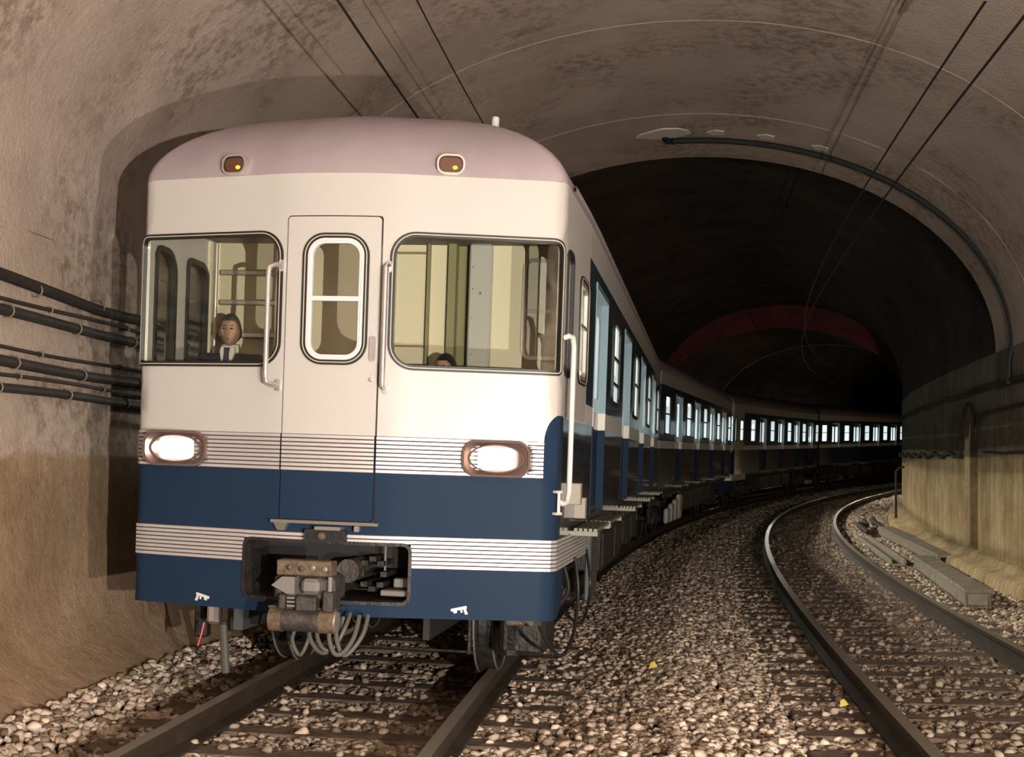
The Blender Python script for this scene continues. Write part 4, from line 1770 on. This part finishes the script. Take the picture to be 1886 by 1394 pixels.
def person(seat, seat_z, turn, label, hair_m, tie=True):
    """seated figure; local x right, -y faces forward (out of the front window), z up from the floor of the cab"""
    root = empty('person')
    h = seat_z
    N = [((0, .02, h + .06), (.15, .12)), ((0, .03, h + .28), (.14, .105)), ((0, .03, h + .50), (.17, .105)), ((0, .02, h + .60), (.068, .06)),
         ((0, .0, h + .67), (.052, .052)),
         ((-.17, .03, h + .545), (.06, .06)), ((-.22, -.02, h + .27), (.05, .05)), ((-.16, -.24, h + .20), (.038, .038)), ((-.13, -.31, h + .20), (.032, .024)),
         ((.17, .03, h + .545), (.06, .06)), ((.22, -.02, h + .27), (.05, .05)), ((.16, -.24, h + .20), (.038, .038)), ((.13, -.31, h + .20), (.032, .024)),
         ((-.10, -.02, h + .04), (.09, .09)), ((-.11, -.38, h + .02), (.065, .065)), ((-.11, -.36, .10), (.045, .045)), ((-.11, -.46, .04), (.04, .035)),
         ((.10, -.02, h + .04), (.09, .09)), ((.11, -.38, h + .02), (.065, .065)), ((.11, -.36, .10), (.045, .045)), ((.11, -.46, .04), (.04, .035))]
    E = [(0, 1), (1, 2), (2, 3), (3, 4), (2, 5), (5, 6), (6, 7), (7, 8), (2, 9), (9, 10), (10, 11), (11, 12), (0, 13), (13, 14), (14, 15), (15, 16),
         (0, 17), (17, 18), (18, 19), (19, 20)]
    bm_ = skinned('body_core', N, E, 0, None, root)
    mb = MB()
    mb.add([tuple(v.co) for v in bm_.vertices], [tuple(p.vertices) for p in bm_.polygons])
    # head
    hc = Vector((0, -.03, h + .752))

    def head(p):
        x, y, z = p
        k = 1 - .30 * max(0, -z - .15) ** 1.1           # jaw narrows
        yy = y * (1 - .08 * max(0, -z))
        if y < 0:
            if abs(x) < .30 and -.35 < z < .15:          # nose
                yy -= .24 * (1 - abs(x) / .30) * max(0, 1 - abs(z + .18) / .25)
            if .08 < abs(x) < .62 and 0.0 < z < .28:      # eye sockets
                yy += .07
            if abs(x) < .35 and -.62 < z < -.46:
                yy -= .05
        return Vector((x * k, yy, z))
    mb.ellipsoid(hc, (.067, .090, .110), 0, 40, 30, head)
    for sx in (-1, 1):
        mb.ellipsoid(hc + Vector((sx * .068, .01, -.01)), (.011, .022, .032), 0, 10, 8)          # ears
        mb.ellipsoid(hc + Vector((sx * .026, -.076, .010)), (.011, .008, .006), 1, 10, 8)       # eyes
        mb.ellipsoid(hc + Vector((sx * .027, -.081, .029)), (.016, .005, .003), 2, 10, 6)        # brows
        # hands: palm with fingers resting on the desk
        w_ = Vector((sx * .13, -.33, h + .20))
        mb.ellipsoid(w_ + Vector((0, -.035, 0)), (.040, .05, .016), 0, 12, 8)
        for q, ln in enumerate((.062, .072, .068, .052)):
            a = w_ + Vector(((q - 1.5) * .019, -.075, .002))
            mb.tube([a, a + Vector((0, -ln * .5, .008)), a + Vector((0, -ln, -.012))], [.0085, .008, .006], 8)
        a = w_ + Vector((-sx * .035, -.02, 0))
        mb.tube([a, a + Vector((-sx * .02, -.03, 0)), a + Vector((-sx * .024, -.058, -.004))], [.010, .0095, .007], 8)
    mb.ellipsoid(hc + Vector((0, -.076, -.058)), (.021, .009, .005), 3, 12, 6)                    # lips
    body = mb.build('body', [M['skin'], M['eye'], hair_m, mat('lips', (.36, .14, .11), .5)], root, angle=70)
    # hair: a shell over the crown, cut along the hairline
    mb = MB()
    mb.ellipsoid(hc + Vector((0, .006, .006)), (.071, .0945, .113), 0, 40, 30)
    keep = []
    for f in mb.f:
        c = sum((Vector(mb.v[i]) for i in f), Vector()) / len(f) - hc
        x, y, z = c.x / .071, c.y / .095, c.z / .113
        line = .52 if y < -.55 else (.52 - (y + .55) * 1.1 if y < .2 else -.30 - (y - .2) * .5)
        if z > line:
            keep.append(f)
    mb.f, mb.mi = keep, [0] * len(keep)
    mb.build('hair', hair_m, root, angle=80)
    # jacket: trunk and sleeves a little larger than the body
    Nj = [((n_[0][0], n_[0][1], n_[0][2]), tuple(r_ * (1.22 if n_[0][2] < h + .58 else .98) + .006 for r_ in n_[1])) for n_ in N]
    idx = [0, 1, 2, 3, 5, 6, 7, 9, 10, 11]
    rem = {j: i for i, j in enumerate(idx)}
    Ej = [(rem[a], rem[b]) for a, b in E if a in rem and b in rem]
    jm = skinned('jacket_core', [Nj[i] for i in idx], Ej, 0, None, root)
    mb = MB()
    mb.add([tuple(v.co) for v in jm.vertices], [tuple(p.vertices) for p in jm.polygons])
    # lapels and collar
    mb.build('jacket', M['suit'], root, angle=70)
    It = [0, 13, 14, 15, 17, 18, 19]
    rem = {j: i for i, j in enumerate(It)}
    tm = skinned('trouser_core', [Nj[i] for i in It], [(rem[a], rem[b]) for a, b in E if a in rem and b in rem], 0, None, root)
    mb = MB()
    mb.add([tuple(v.co) for v in tm.vertices], [tuple(p.vertices) for p in tm.polygons])
    mb.build('trousers', M['suit'], root, angle=70)
    # shirt front (V) and tie lie on the chest
    mb = MB()
    ch = lambda u, v, d: (u, -.122 - d + max(0, (v - (h + .54))) * .42 + abs(u) * .25, v)
    mb.prism(dense([(0, h + .40), (.050, h + .61), (.042, h + .645), (0, h + .63), (-.042, h + .645), (-.050, h + .61)], .03, .05), ch, -.02, .020)
    mb.lathe([(.062, 0), (.066, .015), (.060, .045), (.054, .05)], (0, .008, h + .615), (0, -.15, 1), 24)
    mb.build('shirt', M['shirt'], root, angle=60)
    mb = MB()
    mb.prism([(-.020, h + .635), (.020, h + .635), (.015, h + .60), (.034, h + .42), (0, h + .37), (-.034, h + .42), (-.015, h + .60)], ch, .020, .030)
    mb.build('tie', M['tie'], root, angle=60)
    root.parent = None
    root.matrix_world = car1.matrix_world @ Matrix.Translation((seat[0], seat[1], 1.14)) @ Matrix.Rotation(turn, 4, 'Z')
    tag(root, label, 'person')
    return root


bpy.context.view_layer.update()
person((-1.0, .97, 0), .40, .12, 'man in navy suit, white shirt and dark tie seated behind the left cab window', M['grey_hair'])
person((.47, 1.08, 0), .175, -.3, 'dark-haired person sitting low behind the right cab window, only head top showing', M['hair'])

# ================================================================== WIRES, CABLES, LINESIDE THINGS
def wire_thing(name, pts, r, label, cat, group=None, m_='wire', n=6):
    mb = MB()
    mb.tube(pts, r, n)
    return tag(mb.build(name, M[m_]), label, cat, group)


sw = np.arange(-7.6, 60, 1.0)
wire_thing('contact_wire', [pt(NEAR, s, 0.07, 4.02 + .05) for s in sw], .008, 'lower overhead wire above the train, vanishing behind its roof', 'overhead wire', 'overhead line wires')
wire_thing('contact_wire', [pt(NEAR, s, .30, 4.50) for s in sw], .0055, 'thin upper overhead wire above the train, right of the thicker one', 'overhead wire', 'overhead line wires')
wire_thing('contact_wire', [pt(FAR, s, -.02, 4.00) for s in sw], .009, 'lower overhead wire above the empty track, rightmost of the pair', 'overhead wire', 'overhead line wires')
wire_thing('contact_wire', [pt(FAR, s, .04, 4.50) for s in np.arange(.9, 60, 1.0)], .009, 'upper overhead wire above the empty track, left of the lower one', 'overhead wire', 'overhead line wires')
# hanger at the start of the upper right wire
ih = empty('wire_hanger')
mb = MB()
a = Vector(pt(FAR, .9, .04, 4.50))
mb.lathe([(.02, 0), (.035, .02), (.02, .04), (.035, .06), (.02, .08), (.035, .10), (.02, .12)], a, (0, -.3, 1), 12)
mb.build('insulator', M['porcelain'], ih)
mb = MB()
mb.tube([a + Vector((0, -.03, .11)), a + Vector((.05, -.15, .55)), a + Vector((.05, -.2, .98))], .012, 6)
mb.build('hanger_rod', M['iron'], ih)
tag(ih, 'pale ribbed insulator holding the upper wire near the top right corner', 'wire hanger')

# cables along the left wall
lc_spec = [('thick', 2.60, .040, 'uppermost thick black cable on the left wall, sagging from its bracket'), ('thin', 2.50, .014, 'thin cable just under the uppermost thick cable on the left wall'),
           ('thick', 2.41, .036, 'second thick cable from the top on the left wall'), ('thin', 2.19, .013, 'thin cable just above the third thick cable on the left wall'),
           ('thick', 2.09, .036, 'third thick cable from the top on the left wall'), ('thin', 2.01, .013, 'thin cable just above the lowest thick cable on the left wall'),
           ('thick', 1.925, .030, 'lowest thick cable on the left wall')]
for kind, z, r, lab in lc_spec:
    pts = []
    ss_ = np.arange(-4, 16, .25)
    ph = random.random() * 6
    for s in ss_:
        dz = .008 * math.sin(s * 2.1 + ph)
        if z == 2.60:
            dz += .05 * math.exp(-((s + .3) / .9) ** 2) * 1.0 - .03 * math.exp(-((s - 1.5) / .6) ** 2)
        pts.append(tun(s, -HW + r + .035, z + dz))
    mb = MB()
    mb.tube(pts, r, 10)
    cb = mb.build('wall_cable', M['cable'])
    tag(cb, lab, 'cable', 'cables along the left wall')
    for s in np.arange(-1.0 + ph * .1, 6, .95 if kind == 'thick' else 1.25):
        p_ = Vector(tun(s, -HW + r + .035, z + .008 * math.sin(s * 2.1 + ph)))
        a_ = float(np.interp(s, SS, MID[2]))
        mb = MB()
        u = Vector((math.cos(a_), -math.sin(a_), 0))
        mb.tube([p_ + (u * math.cos(t) + Vector((0, 0, 1)) * math.sin(t)) * (r + .005) for t in np.linspace(-1.9, 1.9, 12)], .006, 5)
        mb.tube([p_ - u * (r + .04) + Vector((0, 0, r * .6)), p_ - u * r * .3 + Vector((0, 0, r + .004))], .007, 5)
        mb.build('clip', M['clip'], cb)

# cables along the right wall
def rw_pts(s0, s1, z, o=.05, wob=.01, f=1.7):
    return [tun(s, HW - o, z + wob * math.sin(s * f) + wob * .5 * math.sin(s * f * 2.7)) for s in np.arange(s0, s1, .3)]


mb = MB()
mb.tube(rw_pts(5, 40, 2.56, .05), .022, 8)
mb.tube(rw_pts(5, 40, 2.50, .04), .016, 8)
tag(mb.build('wall_cable', M['cable']), 'upper pair of dark cables along the right wall', 'cable', 'cables along the right wall')
P_ = [tun(s, HW - .05, 2.22 - .012 * (s - 8)) for s in np.arange(5, 12.2, .4)] + [tun(12.4, HW - .05, 2.05)] + \
     [tun((N0 + N1) / 2 - .72 * math.cos(t), HW - .05, 1.68 + .70 * math.sin(t)) for t in np.linspace(.2, math.pi, 12)] + [tun(N1 + .15, HW - .05, 1.55)]
mb = MB()
mb.tube(smooth_path(P_, 4), .026, 8)
tag(mb.build('wall_cable', M['cable']), 'middle cable on the right wall that loops over the arched refuge niche', 'cable', 'cables along the right wall')
mb = MB()
mb.tube(rw_pts(5, 12.0, 1.62, .04, .012), .016, 8)
tag(mb.build('wall_cable', M['cable']), 'thin low cable on the right wall, nearer than the niche', 'cable', 'cables along the right wall')
mb = MB()
mb.tube(rw_pts(13.9, 40, 1.60, .05, .035, 3.0), .030, 8)
tag(mb.build('wall_cable', M['cable']), 'wavy low cable on the right wall beyond the niche', 'cable', 'cables along the right wall')

# cable over the vault along the step
P_ = []
for i, th in enumerate(np.linspace(math.radians(92), 0.02, 60)):
    P_.append(vault(10.1, th, -.05))
P_ += [tun(10.1, HW - .05, z) for z in (2.8, 2.6, 2.5)]
mb = MB()
x0 = Vector(P_[0])
mb.tube([x0 + Vector((-.12, -.12, .04)), x0 + Vector((-.06, -.06, -.02))] + P_, .040, 10)
tag(mb.build('vault_cable', M['rubber']), 'thick black cable bent over the vault along the step in the lining', 'cable')
# pale plaster patch where that cable starts, and dabs beside the cable
mb = MB()


def vp(u, v, d):
    return vault(9.85 - v, u, -d)


mb.prism([(math.radians(a), b) for a, b in ((88.5, -.02), (91, -.16), (95, -.20), (98.5, -.02), (97.5, .12), (93.5, .30), (90.5, .26), (88.9, .12))], vp, -.01, .02)
o_ = mb.build('plaster_patch', M['plaster'])
tag(o_, 'pale plaster patch on the vault at the upper end of the black cable', 'plaster patch', 'plaster patches on the vault')
for i, (a, lab) in enumerate(((84, 'small plaster dab above the vault cable, nearest the large patch'), (75, 'small plaster dab above the vault cable, middle of the three'), (65, 'small plaster dab above the vault cable, furthest right'))):
    mb = MB()
    mb.prism([(math.radians(a + q), b) for q, b in ((-1.3, -.08), (.9, -.12), (1.8, .02), (.2, .13), (-1.4, .09))], vp, -.01, .012)
    tag(mb.build('plaster_patch', M['plaster']), lab, 'plaster patch', 'plaster patches on the vault')

# conduit rod with hooked top on the right wall
mb = MB()
sx_ = 25.5
mb.tube([tun(sx_, HW - .22, z) for z in (-.05, .4, .8, 1.2)] + [tun(sx_, HW - .14, 1.3), tun(sx_, HW - .02, 1.31)], .03, 8)
tag(mb.build('conduit_pipe', M['cable']), 'dark upright pipe with hooked top at the far end of the right wall', 'pipe')


# concrete troughs lying along the foot of the right wall
def trough(p0, p1, wid, hgt, label, lid, ends=False):
    p0, p1 = Vector(p0), Vector(p1)
    d = p1 - p0
    L = d.length
    root = empty('cable_trough', Matrix.Translation(p0) @ Matrix.Rotation(math.atan2(d.y, d.x), 4, 'Z') @ Matrix.Rotation(-math.atan2(d.z, math.hypot(d.x, d.y)), 4, 'Y'))
    mb = MB()
    t = .045
    mb.box(0, L, -wid / 2, wid / 2, 0, t, b=.008)
    mb.box(0, L, -wid / 2, -wid / 2 + t, 0, hgt, b=.008)
    mb.box(0, L, wid / 2 - t, wid / 2, 0, hgt, b=.008)
    if ends:
        mb.box(0, .05, -wid / 2, wid / 2, 0, hgt, b=.004)
    mb.build('trough_channel', M['concrete_block'], root)
    if lid:
        mb = MB()
        n_ = max(1, int(L / 1.3))
        for i in range(n_):
            mb.box(i * L / n_ + .01, (i + 1) * L / n_ - .01, -wid / 2 - .01, wid / 2 + .01, hgt, hgt + .05, b=.01)
        mb.build('trough_lid', M['concrete_block'], root)
    return tag(root, label, 'concrete trough', 'concrete troughs by the right wall')


trough((5.20, 14.55, -.14), (6.28, 19.9, -.12), .28, .16, 'long concrete trough lying nearest the camera beside the right rail', True, True)
trough((6.72, 20.1, -.10), (8.2, 28.6, -.04), .30, .14, 'concrete trough with lids close against the right wall foot', True)
trough((6.10, 20.6, -.13), (7.4, 27.5, -.10), .26, .12, 'open dark concrete trough behind the nearest one, closer to the rail', False)
for (a, b, z, lab) in (((7.55, 27.6), (8.5, 31.5), .06, 'bent dark pipe lying on the rubble beyond the troughs, left one'), ((8.25, 28.9), (8.9, 32.2), .08, 'bent dark pipe lying on the rubble beyond the troughs, right one')):
    mb = MB()
    mb.tube(smooth_path([(a[0], a[1], z), (a[0] + .1, a[1] + 1.2, z + .12), (b[0] - .2, b[1] - 1.0, z + .02), (b[0], b[1], z + .1)], 5), .06, 8)
    tag(mb.build('scrap_pipe', M['cable']), lab, 'pipe', 'scrap pipes by the right wall')
# bits of yellow paper
for (x, y, z, lab) in ((1.03, 9.55, -.075, 'small yellow scrap of paper on the gravel strip'), (2.12, 8.35, -.14, 'small yellow scrap of paper on a sleeper end left of the empty track')):
    mb = MB()
    mb.prism([(-.028, -.03), (.032, -.012), (.015, .032), (-.012, .02)], lambda u, v, d: (x + u, y + v, z + .055 + d + v * .6), 0, .004)
    tag(mb.build('paper_scrap', M['yellow']), lab, 'paper scrap', 'yellow paper scraps')
